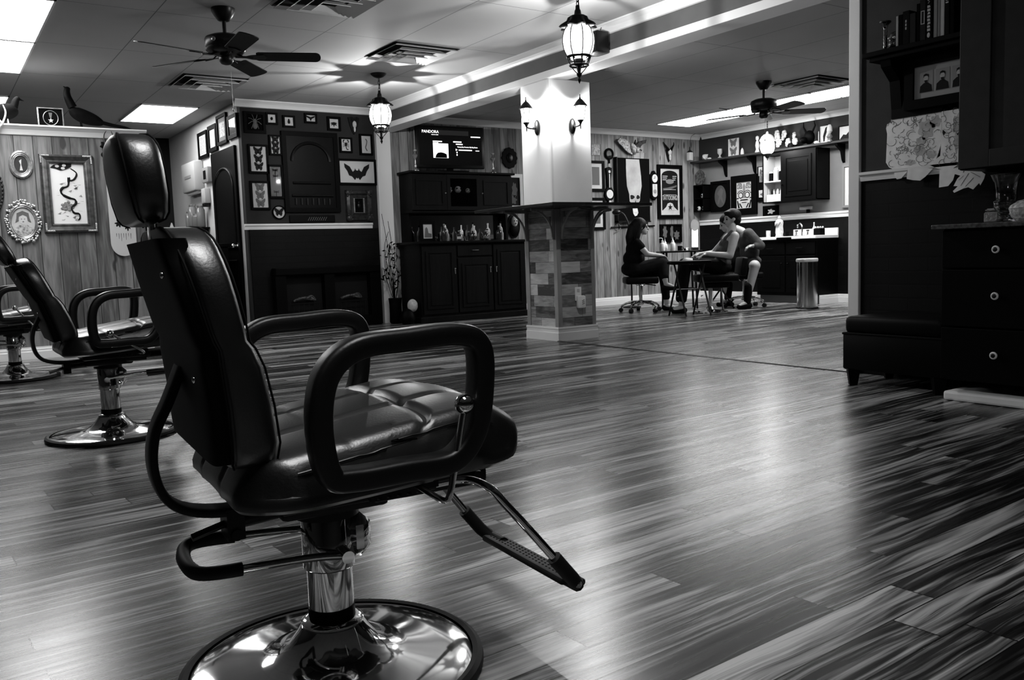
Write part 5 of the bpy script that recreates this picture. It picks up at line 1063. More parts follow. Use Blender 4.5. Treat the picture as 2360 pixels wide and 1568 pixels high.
t = curio('china_figurine', 'pale two-lobed china figurine left of the opal lamp', 'figurine', 8.20, 2.0505); MB().lathe([(.03, 0), (.034, .01), (.02, .05), (.03, .1), (.022, .15), (.012, .165), (.024, .19), (.022, .22), (0, .235)], n=18).obj('figure', PALE, t, True)
rd = random.Random(4)
t = thing('flower_arrangement', 'pale dried flowers massed behind the opal lamp on the long shelf', 'flowers', (WR-.12, 7.62, 2.0505)); MB().lathe([(.05, 0), (.06, .03), (.05, .06)], n=20).obj('bowl', BLACK, t, True)
for k in range(13):
    y, z, s = rd.uniform(-.14, .26), rd.uniform(.06, .24), rd.uniform(.028, .045); m = MB()
    for q in range(6): m.ell((-.02+.02*math.cos(q), y+s*.8*math.cos(q*1.05), z+s*.8*math.sin(q*1.05)), (.015, s*.6, s*.6), 8, 6)
    m.obj('blossom', G('petals', .34, .6, var=.5, scale=25), t, True)
t = thing('horned_trophy', 'dark horned animal head amid the pale flowers on the long shelf', 'animal mount', (WR-.14, 7.33, 2.0505)); MB().ell((0, 0, .10), (.06, .075, .09)).ell((-.08, .03, .06), (.06, .045, .045)).obj('head', BLACK, t, True); MB().tube([(0, .05, .17), (0, .09, .24), (-.01, .08, .30)], [.014, .01, .004], 8).tube([(0, -.05, .17), (0, -.09, .24), (-.01, -.08, .30)], [.014, .01, .004], 8).obj('horn', BLACK, t, True)
t = thing('white_shell', 'little white shell beside the candle on the long shelf', 'shell', (WR-.17, 7.20, 2.0505)); MB().ell((0, 0, .018), (.025, .035, .02)).obj('shell_body', MATW, t, True)
t = thing('thin_candle', 'single thin pale candle on the long shelf', 'candle', (WR-.19, 7.15, 2.0505)); MB().lathe([(.02, 0), (.02, .006), (.006, .01), (.005, .14), (.002, .15)], n=12).obj('taper', PAPER2, t, True)
t = picture('feather_picture', 'white picture of a black feather standing on the long shelf', 'picture', (WR-.14, 7.08, 2.157), -PI/2, .15, .21, b=.006, dep=.012, fm=MATW, bm=MATW); relief(t, 'feather', [[(-.03, -.09), (-.035, -.02), (0, .08), (.03, .095), (.02, .03), (-.005, -.03), (-.015, -.09)]], INK)
t = thing('oil_lamp', 'small oil lamp with a white globe beside the feather picture', 'lamp', (WR-.20, 6.98, 2.0505)); MB().lathe([(.035, 0), (.035, .01), (.02, .03), (.04, .06), (.02, .09), (.014, .1)], n=20).obj('font', SILVER, t, True); MB().lathe([(.014, .1), (.035, .13), (.03, .18), (.015, .21)], n=20).obj('globe', MATW, t, True)
t = picture('white_picture', 'bright picture with a dark hill at the right end of the long shelf', 'picture', (WR-.12, 6.78, 2.142), -PI/2, .24, .18, b=.012, dep=.015, fm=FBLK, bm=MATW); relief(t, 'hill_art', [[(-.10, -.075), (.10, -.075), (.1, -.03), (.06, -.0), (.03, .01), (-.01, -.03), (-.05, -.02)]], INK)
# ------------------------------------------------------------------ the tattoo corner: vanity, bin, table, stools, people
t = thing('vanity', 'black vanity with a white counter and splashback along the right wall', 'vanity', (9.59, 7.46, 0))
MB().box(-.19, .239, -.48, .48, .10, .835).obj('carcass', BLKWOOD, t); MB().box(-.15, .239, -.46, .46, 0, .10).obj('plinth', G('plinth_grey', .10, .5), t)
m = MB().box(-.235, .239, -.49, .50, .835, .875, bev=.006).box(.215, .239, -.49, .20, .875, .965, bev=.004); m.obj('counter', WHITE, t)
for k, (a, b) in enumerate(((-.46, -.01), (.01, .46))):
    d = MB().box(-.208, -.19, a, b, .14, .62, bev=.003).box(-.214, -.206, a+.07, b-.07, .2, .56, bev=.004).obj('door', BLACK, t); MB().ell((-.225, b-.04 if k == 0 else a+.04, .52), (.014, .011, .011)).obj('door_knob', BLACK, d, True)
    d = MB().box(-.208, -.19, a, b, .64, .80, bev=.003).obj('drawer', BLACK, t); MB().tube([(-.205, (a+b)/2-.05, .72), (-.228, (a+b)/2-.05, .72), (-.228, (a+b)/2+.05, .72), (-.205, (a+b)/2+.05, .72)], .005, 6).obj('drawer_handle', SATIN, d, True)
MB().box(-.24, -.19, -.13, .13, .825, .872, bev=.02).lathe([(.10, .83), (.135, .876), (.14, .882), (.13, .882), (.11, .85)], (-.02, 0, 0), n=36).obj('sink', BLACK, t, True)
m = MB().tube(spline([(.14, 0, .876), (.14, 0, 1.0), (.10, 0, 1.04), (.05, 0, 1.02), (.04, 0, .98)], 6), .010, 8); m.obj('faucet', CHROME, t, True)
for s in (-1, 1): MB().lathe([(.02, .876), (.012, .89), (.012, .93), (.024, .935), (.02, .955)], (.14, s*.09, 0), n=16).obj('tap', CHROME, t, True)
base('baseboard_vanity', (9.44, 6.979), (9.829, 6.979), (0, -1), h=.11)
t = thing('saint_figurine', 'pale standing robed figurine on the vanity counter', 'figurine', (9.50, 7.646, .8755)); MB().lathe([(.05, 0), (.052, .012), (.046, .02), (.05, .06), (.044, .14), (.05, .19), (.045, .215), (.018, .232)], n=22, fn=lambda a, i: 1+.1*math.cos(5*a)*(1 if 2 < i < 6 else 0)).obj('robe', PALE, t, True)
MB().ell((-.0, 0, .252), (.02, .02, .025)).obj('head', PALE, t, True); MB().tube([(-.03, .04, .19), (-.055, .02, .15), (-.05, -.01, .17)], .011, 8).tube([(-.03, -.04, .19), (-.055, -.02, .15), (-.05, .01, .16)], .011, 8).obj('arms', MID, t, True)
t = thing('vanity_box', 'black square box with pale tips on the vanity counter', 'box', (9.55, 7.06, .8755)); MB().box(-.05, .05, -.05, .05, 0, .085, bev=.004).obj('box_body', BLACK, t)
for k in range(6): MB().ell((-.025+.05*(k % 2), -.035+.035*(k//2), .097), (.012, .013, .016), 10, 8).obj('cotton_tip', PALE, t, True)
t = thing('pump_bottle', 'slim pale bottle left of the black box on the vanity', 'bottle', (9.56, 7.145, .8755)); MB().lathe([(.022, 0), (.024, .005), (.022, .09), (.008, .115), (.007, .15), (.01, .152), (.008, .168)], n=18).obj('bottle_body', PALE, t, True)
t = thing('dark_cup', 'black cup next to the figurine on the vanity', 'cup', (9.50, 7.52, .8755)); MB().lathe([(.03, 0), (.036, .06), (.032, .06), (.028, .01), (0, .01)], n=20).obj('cup_body', BLACK, t, True)
t = thing('toothbrush_cup', 'small pale tumbler at the left end of the vanity', 'cup', (9.55, 7.87, .8755)); MB().lathe([(.028, 0), (.032, .09), (.028, .09), (.025, .008), (0, .008)], n=20).obj('cup_body', PALE, t, True)
t = thing('trash_can', 'brushed steel bin with a white liner edge in front of the vanity', 'bin', (8.74, 6.63, 0))
MB().lathe([(.118, .012), (.118, .575), (.112, .575), (.112, .02), (0, .02)], n=48).obj('drum', G('bin_steel', .5, .16, metal=1), t, True); MB().lathe([(.126, 0), (.128, .012), (.122, .02), (.118, .014)], n=48, cap=False).obj('base_ring', RUBBER, t, True)
MB().lathe([(.121, .555), (.128, .57), (.124, .592), (.112, .596), (.104, .585), (.109, .55)], n=48, cap=False, fn=lambda a, i: 1+.02*math.sin(9*a+i)).obj('liner', MATW, t, True); MB().box(-.15, -.11, .0, .05, .004, .02, bev=.004).obj('pedal', RUBBER, t)
# side table with bottles and the arched mirror
TO = Vector((7.9, 8.05)); RD = Vector((.83, -.558)); FD = Vector((.558, .83))
def tp(a, b, z=0): p = TO+RD*a+FD*b; return (p.x, p.y, z)
ra = math.atan2(RD.y, RD.x)
t = thing('side_table', 'black side table holding white bottles between the two seated people', 'table', tp(.11, .05), ra)
MB().box(-.265, .265, -.17, .17, .715, .738, bev=.005).obj('top', SATIN, t)
for a, b in ((-.2, -.12), (-.2, .12), (.2, -.12), (.2, .12)): MB().cyl((a, b, 0), (a*.9, b*.9, .715), .013, n=10).obj('leg', IRON, t, True)
MB().box(-.18, .18, -.11, .11, .25, .262).obj('lower_shelf', BLACK, t)
for a, b, lb, nz in ((-.10, .02, 'white wash bottle with a bent spout on the side table', 1), (-.055, .09, 'shorter white bottle behind the spouted one on the side table', 0), (.028, .0, 'white pointed-cap bottle in the middle of the side table', 2)):
    t = thing('squeeze_bottle', lb, 'bottle', tp(a, b+.03, .7385), ra, 'white bottles on the side table'); h = .085 if nz != 0 else .07
    MB().lathe([(.031, 0), (.034, .006), (.034, h), (.026, h+.018), (.014, h+.024)], n=22).obj('bottle_body', WHITE, t, True)
    if nz == 1: MB().lathe([(.014, h+.022), (.015, h+.045), (.01, h+.05)], n=14).tube(spline([(0, 0, h+.04), (0, 0, h+.075), (-.02, 0, h+.082), (-.045, 0, h+.08)], 5), .004, 6).obj('spout_cap', WHITE, t, True)
    else: MB().lathe([(.02, h+.018), (.018, h+.04), (.008, h+.055), (.003, h+.085)], n=14).obj('cap', WHITE, t, True)
t = thing('mug', 'dark mug on the side table', 'mug', tp(.115, .02, .7385), ra); MB().lathe([(.026, 0), (.03, .06), (.026, .06), (.023, .01), (0, .01)], n=20).tube([(.028, 0, .048), (.046, 0, .04), (.044, 0, .02), (.027, 0, .014)], .005, 6).obj('mug_body', BLACK, t, True)
for k, (a, b) in enumerate(((.175, .0), (.165, .07), (.225, -.04))): t = thing('ink_cup', ['dark little ink cup by the mug', 'pale ink cup behind the crumpled tissue', 'small ink cup nearest the arched mirror'][k], 'cup', tp(a, b, .7385), 0, 'ink cups on the side table'); MB().lathe([(.012, 0), (.014, .025), (.011, .025), (.009, .006), (0, .006)], n=14).obj('cup_body', [BLACK, MATW, MID][k], t, True)
t = thing('tissue', 'crumpled white tissue on the side table', 'tissue', tp(.225, .10, .7385), .4); m = MB(); m.lathe([(.04, .002), (.035, .014), (.02, .03), (.004, .035)], n=18, fn=lambda a, i: 1+.3*math.sin(4*a+2*i)); m.obj('paper', MATW, t, True)
t = thing('arched_mirror', 'bright arched tabletop mirror standing at the end of the side table', 'mirror', tp(.315, .06, .7385), ra)
MB().box(-.04, .04, -.05, .05, 0, .03, bev=.006).obj('base', IRON, t); MB().box(-.05, .05, -.012, .012, .03, .27, bev=.004).prism([(.065*math.cos(a), .31+.085*math.sin(a)) for a in [2*PI*k/32 for k in range(32)]], -.014, .012).obj('frame', SILVER, t)
MB().box(-.038, .038, -.0145, -.0125, .04, .28).obj('lit_panel', EM('mirror_lamp', 1.6), t); MB().prism([(.054*math.cos(a), .315+.072*math.sin(a)) for a in [2*PI*k/32 for k in range(32)]], -.017, -.0145).obj('arch_glass', PAPER2, t)
# folding bench with splayed legs in front
t = thing('folding_bench', 'low black folding bench on splayed legs before the client', 'bench', (7.19, 7.07, 0), ra)
MB().box(-.21, .25, -.13, .13, .585, .625, bev=.012).obj('top', BLACK, t)
for a in (-.12, .16):
    for s in (-1, 1): MB().tube([(a+s*.02, -s*.05, .585), (a-s*.075, s*.12, .0)], .011, 8).obj('leg', IRON, t, True)
    MB().tube([(a-.02, -.05, .22), (a+.02, .05, .22)], .006, 6).obj('stretcher', IRON, t, True)
MB().tube([(-.13, 0, .30), (.17, 0, .30)], .007, 6).obj('brace', IRON, t, True)
def stool(loc, rz, label, zs, back=False, phase=0.0):
    t = thing('rolling_stool', label, 'stool', loc, rz, 'black rolling stools in the tattoo corner')
    MB().box(-.20, .20, -.19, .19, zs-.085, zs, bev=.025, seg=3).obj('seat', OTTO, t, True)
    MB().lathe([(.05, zs-.11), (.08, zs-.085)], n=20).cyl((0, 0, .12), (0, 0, zs-.08), .022, n=16).obj('gas_column', CHROME, t, True); MB().tube([(0, 0, zs-.085), (.12, -.08, zs-.1), (.17, -.12, zs-.11)], .006, 6).obj('height_lever', IRON, t, True)
    m = MB().lathe([(.03, .09), (.04, .1), (.04, .14), (.024, .15)], n=16)
    for k in range(5): a = phase+2*PI*k/5; c, s = math.cos(a), math.sin(a); m.tube(spline([(.03*c, .03*s, .125), (.14*c, .14*s, .118), (.22*c, .22*s, .09), (.245*c, .245*s, .06)], 4), [.018]*5+[.014]*8, 8)
    m.obj('star_base', CHROME, t, True)
    for k in range(5):
        a = phase+2*PI*k/5; c, s = math.cos(a), math.sin(a); MB().cyl((.25*c-.02*s, .25*s+.02*c, .026), (.25*c+.02*s, .25*s-.02*c, .026), .026, n=18).tube([(.245*c, .245*s, .03), (.245*c, .245*s, .065)], .006, 6).obj('caster', RUBBER, t, True)
    if back: MB().tube(spline([(-.17, 0, zs-.05), (-.23, 0, zs), (-.23, 0, zs+.14)], 5), .012, 8).obj('back_post', IRON, t, True)
    return t
RW_ = math.atan2(-.558, .83)
stool((7.32, 8.0, 0), RW_, 'black rolling stool under the long-haired woman', .435, phase=.3)
stool((8.54, 7.42, 0), RW_+PI, 'black rolling stool under the artist in the grey top', .442, phase=.1)
t = thing('client_chair', 'black padded chair on a round chrome base under the client', 'chair', (7.70, 7.20, 0), RW_+PI)
MB().lathe([(.20, 0), (.20, .012), (.12, .022), (.05, .035), (.03, .07)], n=40).obj('base', CHROME, t, True); MB().cyl((0, 0, .05), (0, 0, .30), .026, n=20).obj('column', CHROME, t, True)
MB().box(-.30, .18, -.19, .19, .36, .45, bev=.03, seg=3).box(-.2, .1, -.1, .1, .29, .37, bev=.01).obj('seat', OTTO, t, True); MB().box(-.40, -.33, -.17, .17, .42, .64, bev=.025, seg=3, rot=Matrix.Rotation(-.12, 4, 'Y')).obj('backrest', OTTO, t, True)
t = thing('tripod_stand', 'black tripod stand with crossed legs behind the client chair', 'stand', (8.12, 7.42, 0), RW_)
for k in range(3): a = 2*PI*k/3+.4; MB().tube([(0, 0, .26), (.19*math.cos(a), .19*math.sin(a), .006)], .011, 8).obj('leg', IRON, t, True)
MB().cyl((0, 0, .05), (0, 0, .50), .012, n=12).obj('pole', IRON, t, True); MB().box(-.09, .09, -.06, .06, .50, .535, bev=.012).obj('arm_pad', OTTO, t, True)
t = thing('floor_lamp', 'thin black curved floor lamp pole behind the seated woman', 'floor lamp', (7.82, 8.72, 0), RW_)
MB().lathe([(.12, 0), (.12, .015), (.02, .03), (.012, .05)], n=28).obj('base', IRON, t, True); MB().tube(spline([(0, 0, .03), (0, 0, .5), (-.01, 0, .95), (-.03, 0, 1.12), (-.085, 0, 1.24), (-.16, 0, 1.28)], 6), .012, 8).obj('pole', IRON, t, True); MB().ell((-.18, 0, 1.27), (.06, .05, .035)).obj('lamp_head', IRON, t, True)

# ------------------------------------------------------------------ people
def merged(name, caps, mat, parent, vox=.008, smooth=6):
    """one continuous skin grown over tapered limbs: caps hold (p0, p1, r0, r1) limbs or (centre, radii[, rotation]) masses"""
    m = MB()
    for c in caps:
        if len(c) == 4:
            p0, p1, r0, r1 = c; p0, p1 = Vector(p0), Vector(p1); n = 7
            m.tube([p0.lerp(p1, i/n) for i in range(n+1)], [r0+(r1-r0)*i/n for i in range(n+1)], 14); m.ell(p0, r0, 14, 10); m.ell(p1, r1, 14, 10)
        else: m.ell(c[0], c[1], 18, 14, c[2] if len(c) > 2 else None)
    o = m.obj(name, mat, parent, True)
    r = o.modifiers.new('remesh', 'REMESH'); r.mode = 'VOXEL'; r.voxel_size = vox; r.use_smooth_shade = True
    s = o.modifiers.new('smooth', 'SMOOTH'); s.factor = .5; s.iterations = smooth
    return o
def path(*a):
    """a limb through several joints: point, radius, point, radius ..."""
    return [(a[i], a[i+2], a[i+1], a[i+3]) for i in range(0, len(a)-3, 2)]
def hand(w, d, up, s=1.0, curl=.5, side=1):
    """palm plus five bent fingers from the wrist w, pointing along d; up = back of the hand; thumb on 'side'"""
    w, d, up = Vector(w), Vector(d).normalized(), Vector(up).normalized(); x = d.cross(up).normalized()*side; out = []
    pc = w+d*.045*s; out.append((w, pc, .019*s, .022*s))
    for k in range(4): b = w+d*.06*s+x*(.012-.0115*k)*2.0*s*.85; out.append((pc, b, .016*s, .011*s)); L = (.042, .048, .045, .035)[k]*s; j = b+(d*math.cos(curl)-up*math.sin(curl))*L; e = j+(d*math.cos(curl*2.2)-up*math.sin(curl*2.2))*L*.85; out += [(b, j, .0092*s, .0085*s), (j, e, .0085*s, .007*s)]
    tb = w+d*.025*s+x*.026*s; tj = tb+(d*.7+x*.6-up*.2).normalized()*.032*s; te = tj+(d*.95+x*.15-up*.3).normalized()*.027*s; out += [(w+d*.015*s, tb, .015*s, .012*s), (tb, tj, .011*s, .0095*s), (tj, te, .0095*s, .0075*s)]
    return out
def head(c, f, s=1.0, tilt=0.0):
    """skull, jaw, nose, lips, brow, ears; f = heading angle of the face"""
    R_ = Matrix.Translation(c) @ Matrix.Rotation(f, 4, 'Z') @ Matrix.Rotation(tilt, 4, 'Y'); T = lambda p: R_ @ (Vector(p)*s)
    M3 = Matrix.Rotation(f, 4, 'Z') @ Matrix.Rotation(tilt, 4, 'Y')
    out = [(T((-.008, 0, .02)), Vector((.092, .07, .085))*s, M3), (T((.03, 0, -.035)), Vector((.055, .052, .06))*s, M3), (T((.062, 0, -.078)), Vector((.024, .026, .018))*s, M3), (T((.075, 0, .0)), Vector((.014, .04, .03))*s, M3)]
    out += [(T((.082, 0, .005)), T((.102, 0, -.028)), .010*s, .013*s), (T((.084, -.012, -.054)), T((.084, .012, -.054)), .009*s, .009*s), (T((.083, -.01, -.064)), T((.083, .01, -.064)), .009*s, .009*s), (T((.07, -.03, .018)), T((.07, .03, .018)), .014*s, .014*s)]
    for q in (-1, 1): out.append((T((.0, q*.07, -.005)), Vector((.02, .01, .03))*s, M3))
    return out, T, M3
def face(c, f, parent, s=1.0, tilt=0.0):
    R_ = Matrix.Translation(c) @ Matrix.Rotation(f, 4, 'Z') @ Matrix.Rotation(tilt, 4, 'Y'); T = lambda p: R_ @ (Vector(p)*s)
    for q in (-1, 1):
        MB().ell(T((.076, q*.03, .0)), .0115*s, 12, 8).obj('eye', INK, parent, True); MB().tube([T((.083, q*.017, .018)), T((.085, q*.03, .022)), T((.074, q*.046, .017))], .0035*s, 6).obj('eyebrow', HAIR, parent, True)
    MB().tube([T((.088, -.02, -.058)), T((.094, 0, -.057)), T((.088, .02, -.058))], .004*s, 6).obj('mouth', INK2, parent, True)
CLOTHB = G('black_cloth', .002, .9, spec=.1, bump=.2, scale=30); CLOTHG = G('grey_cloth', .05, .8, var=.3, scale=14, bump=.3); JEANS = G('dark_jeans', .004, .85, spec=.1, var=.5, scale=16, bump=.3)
# woman with long dark hair
t = thing('person', 'person with long dark hair and a black top, sitting in profile with legs crossed', 'person', (7.32, 8.0, 0), RW_)
hs, HT, H3 = head((.012, 0, 1.042), 0, .98)
bc = hs+path((-.03, 0, .86), .055, (0, 0, .965), .042)
bc += [((-.055, 0, .78), (.085, .13, .12)), ((-.065, 0, .66), (.085, .115, .10)), ((-.08, 0, .54), (.11, .145, .085))]
bc += path((-.045, -.125, .845), .042, (.065, -.16, .715), .033, (.07, -.16, .71), .032, (.235, -.085, .69), .021)+path((-.045, .125, .845), .042, (.06, .165, .71), .033, (.06, .165, .71), .032, (.24, .03, .68), .021)
bc += hand((.237, -.082, .69), (.9, .35, -.25), (.1, .1, 1), .85, .5, -1)+hand((.242, .03, .68), (.9, -.1, -.35), (.1, 0, 1), .85, .5, 1)
bc += path((-.07, -.075, .52), .082, (.26, -.06, .585), .062, (.27, -.07, .58), .06, (.275, -.17, .40), .036, (.275, -.17, .40), .034, (.285, -.185, .335), .028)+[((.285, -.185, .335), (.37, -.185, .305), .03, .022)]
bc += path((-.07, .075, .51), .082, (.30, .09, .50), .06, (.30, .09, .50), .058, (.335, .09, .10), .034)+[((.335, .09, .06), (.43, .09, .035), .032, .024)]
merged('body', bc, SKIN, t, .0065)
face((.012, 0, 1.042), 0, t, .98)
hc = [(HT((-.02, 0, .03)), Vector((.10, .083, .092))), (HT((-.05, 0, -.03)), Vector((.075, .082, .09)))]+path((-.07, 0, 1.03), .075, (-.10, 0, .92), .075, (-.10, 0, .92), .075, (-.105, 0, .78), .05)+path((-.0, -.066, 1.06), .028, (-.03, -.078, .94), .03, (-.03, -.078, .94), .03, (-.05, -.085, .84), .018)+path((0, .066, 1.06), .028, (-.03, .078, .90), .03)
merged('hair', hc, HAIR, t, .008)
sh = [((-.055, 0, .775), (.118, .155, .125)), ((-.075, 0, .66), (.135, .155, .12)), ((-.085, 0, .54), (.15, .18, .095)), ((-.045, 0, .85), (.07, .12, .045))]
for s in (-1, 1): sh += path((-.045, s*.115, .85), .054, (-.0, s*.14, .80), .047)
merged('shirt', sh, CLOTHB, t, .008)
pn = [((-.085, 0, .525), (.15, .18, .09))]+path((-.07, -.075, .52), .094, (.26, -.06, .585), .088, (.27, -.07, .58), .082, (.272, -.155, .44), .056)+path((-.07, .075, .51), .094, (.30, .09, .50), .072, (.30, .09, .50), .07, (.33, .09, .17), .05)
merged('trousers', pn, JEANS, t, .008)
for a in ((.262, .405, -.185, .295), (.315, .46, .09, .032)): merged('shoe', [((a[0], a[2], a[3]), (a[1], a[2], a[3]-.008), .036, .026), ((a[0]-.01, a[2], a[3]+.005), (.035, .034, .03))], CLOTHB, t, .007)
# client with bare shoulder and arm
t = thing('person', 'person in a dark tank top with one bare arm stretched along the bench', 'person', (7.70, 7.20, 0), RW_+PI)
hs, HT, H3 = head((-.26, -.01, 1.095), .15, .95, .12)
bc = hs+path((-.245, 0, .90), .058, (-.265, 0, 1.01), .047)
bc += [((-.225, 0, .81), (.092, .14, .12)), ((-.17, 0, .69), (.09, .125, .10)), ((-.12, 0, .55), (.11, .15, .085))]
bc += path((-.255, .135, .885), .055, (-.185, .185, .665), .043, (-.185, .185, .665), .040, (.065, .16, .695), .025)+hand((.065, .16, .695), (.95, .05, -.2), (.1, 0, 1), .88, .35, 1)
bc += path((-.25, -.135, .88), .05, (-.08, -.18, .70), .035, (-.08, -.18, .70), .034, (.10, -.14, .69), .022)+hand((.10, -.14, .69), (.95, .1, -.2), (0, 0, 1), .88, .4, -1)
bc += path((-.10, .08, .53), .085, (.30, .09, .595), .06, (.30, .09, .595), .055, (.36, .09, .12), .035)+[((.36, .09, .07), (.45, .09, .04), .032, .024)]+path((-.10, -.08, .53), .085, (.28, -.09, .57), .06, (.28, -.09, .57), .055, (.33, -.09, .12), .035)+[((.33, -.09, .07), (.42, -.09, .04), .032, .024)]
merged('body', bc, SKIN, t, .0065); face((-.26, -.01, 1.095), .15, t, .95, .12)
merged('hair', [(HT((-.022, 0, .035)), Vector((.098, .082, .085))), (HT((-.055, 0, -.02)), Vector((.06, .076, .07))), (HT((.03, 0, .075)), Vector((.06, .06, .03)))], HAIR, t, .008)
tk = [((-.215, 0, .785), (.108, .146, .105)), ((-.17, 0, .69), (.11, .142, .115)), ((-.125, 0, .58), (.12, .155, .07))]+path((-.16, .075, .86), .024, (-.235, .085, .945), .02, (-.235, .085, .945), .02, (-.30, .08, .87), .024)+path((-.16, -.075, .86), .024, (-.235, -.085, .945), .02, (-.235, -.085, .945), .02, (-.30, -.08, .87), .024)
merged('tank_top', tk, CLOTHG, t, .008)
pn = [((-.12, 0, .53), (.13, .17, .085))]
for s in (-1, 1): pn += path((-.10, s*.08, .53), .098, (.20, s*.09, .58), .075)+path((.30, s*.09, .585), .062, (.35, s*.09, .17), .05)+path((.20, s*.09, .575), .074, (.30, s*.09, .565), .055)
merged('trousers', pn, CLOTHB, t, .008)
for s in (1, -1): merged('shoe', [((.335 if s > 0 else .31, s*.09, .04), (.46 if s > 0 else .43, s*.09, .03), .038, .028)], CLOTHB, t, .007)
# artist leaning in from the right
t = thing('person', 'person in a grey long-sleeved top and shorts leaning over the client', 'person', (8.54, 7.42, 0), RW_+PI)
hs, HT, H3 = head((.205, -.03, 1.065), -.1, .98, .45)
bc = hs+path((.03, 0, .945), .06, (.14, -.02, 1.01), .047)
bc += [((-.02, 0, .85), (.10, .155, .12)), ((-.07, 0, .70), (.10, .14, .12)), ((-.07, 0, .54), (.125, .16, .09))]
bc += path((-.02, .155, .915), .055, (-.15, .215, .765), .042, (-.15, .215, .765), .038, (-.06, .235, .765), .026)+hand((-.06, .235, .765), (.95, -.1, 0), (0, .3, 1), .95, .6, 1)
bc += path((-.02, -.155, .915), .055, (.02, -.22, .75), .042, (.02, -.22, .75), .038, (.20, -.12, .79), .026)+hand((.20, -.12, .79), (.9, .3, -.1), (0, 0, 1), .95, .6, -1)
bc += path((-.07, .085, .53), .098, (-.035, .36, .525), .066, (-.035, .36, .525), .062, (.06, .36, .14), .038)+[((.06, .36, .08), (.16, .38, .04), .035, .026)]+path((-.07, -.085, .53), .098, (.22, -.20, .54), .068, (.22, -.20, .54), .062, (.16, -.20, .14), .038)+[((.16, -.2, .08), (.27, -.2, .04), .035, .026)]
merged('body', bc, SKIN, t, .0065); face((.205, -.03, 1.065), -.1, t, .98, .45)
merged('hair', [(HT((-.022, 0, .035)), Vector((.098, .082, .085)), H3), (HT((-.045, 0, -.01)), Vector((.068, .078, .08)), H3)], HAIR, t, .008)
sw = [((-.02, 0, .845), (.115, .17, .13)), ((-.07, 0, .70), (.12, .158, .14)), ((-.075, 0, .58), (.14, .175, .075))]+path((-.02, .145, .92), .068, (-.15, .215, .765), .054, (-.15, .215, .765), .05, (-.085, .232, .765), .04)+path((-.02, -.145, .92), .068, (.02, -.22, .75), .054, (.02, -.22, .75), .05, (.16, -.14, .785), .04)
merged('sweater', sw, CLOTHG, t, .008)
merged('shorts', [((-.07, 0, .53), (.145, .18, .09))]+path((-.07, .085, .53), .112, (-.045, .28, .528), .086)+path((-.07, -.085, .53), .112, (.16, -.17, .54), .086), CLOTHB, t, .008)
for a in ((.04, .17, .36, .38), (.14, .28, -.2, -.2)): merged('shoe', [((a[0], a[2], .045), (a[1], a[3], .032), .042, .03)], CLOTHB, t, .007)
for a in ((.06, .36), (.16, -.2)): merged('calf_shade', [((a[0]-.015, a[1], .28), (a[0], a[1], .09), .055, .044)], CLOTHB, t, .007)  # dark cloth added over the calves, standing for legs that fade into shade
# ------------------------------------------------------------------ station by the partition at the right
WP = XB-.001
t = thing('bookshelf', 'dark bracketed wall shelf of books on the near partition', 'shelf', (WP, 2.42, 1.765), -PI/2)
MB().box(-.52, .12, -.17, 0, 0, .026, bev=.003).box(-.49, .12, -.15, 0, -.025, 0, bev=.003).box(-.43, .12, -.03, 0, -.33, -.025).obj('board', BLACK, t)
for x in (-.40,): MB().prism([(-.002, -.025), (-.14, -.025), (-.13, -.06), (-.05, -.13), (-.03, -.28), (-.002, -.31)], x-.03, x+.03, 'YZ').obj('bracket', BLACK, t)
ZS = 1.7915
t = thing('candlestick', 'twisted dark candlestick at the left end of the bookshelf', 'candlestick', (WP-.10, 2.845, ZS)); MB().lathe([(.026, 0), (.026, .006), (.012, .014)]+[(.008+.003*(k % 2), .016+.01*k) for k in range(11)]+[(.012, .13), (.016, .14), (.03, .152), (.03, .158), (.01, .158)], n=20).obj('stem', G('dark_chrome', .12, .12, metal=1), t, True)
t = thing('glass_skull', 'small dark shiny ornament between the candlestick and the books', 'ornament', (WP-.09, 2.785, ZS)); MB().ell((0, 0, .055), (.045, .038, .042)).ell((-.03, 0, .025), (.022, .026, .025)).obj('ornament_body', G('dark_glass', .01, .1, spec=.9, bump=.6, scale=40), t, True); MB().ell((-.045, .014, .055), .008, 8, 6).ell((-.045, -.014, .055), .008, 8, 6).obj('glint_studs', CHROME, t, True)
BK = [(2.742, .012, .155, PAPER2, 'thin pale book, leftmost in the row on the bookshelf', ''), (2.722, .022, .158, MATD, 'dark book with a pale top edge, second in the row', ''), (2.692, .036, .17, BLACK, 'thick black book with small silver marks on its spine', 'm'), (2.655, .032, .15, SATIN, 'black book lower than its neighbours in the middle of the row', ''), (2.625, .016, .19, MATD, 'tall narrow dark grey book in the middle of the row', ''), (2.600, .030, .205, SATIN, 'dark book with a pale rectangular label on the spine', 'r'), (2.567, .030, .225, BLACK, 'large black book with big white spine lettering', 't'), (2.532, .018, .22, G('spine_grey', .2, .6), 'grey-spined book right of the white-lettered one', ''), (2.514, .012, .22, MID, 'slim mid-grey book beside the grey-spined one', ''), (2.496, .020, .23, PAPER2, 'pale grey book near the right end of the row', ''), (2.472, .022, .235, BLACK, 'tall black book with white blocks on its spine, last before the cabinet', 'b'), (2.446, .020, .21, MATD, 'dark book half hidden by the cabinet edge', '')]
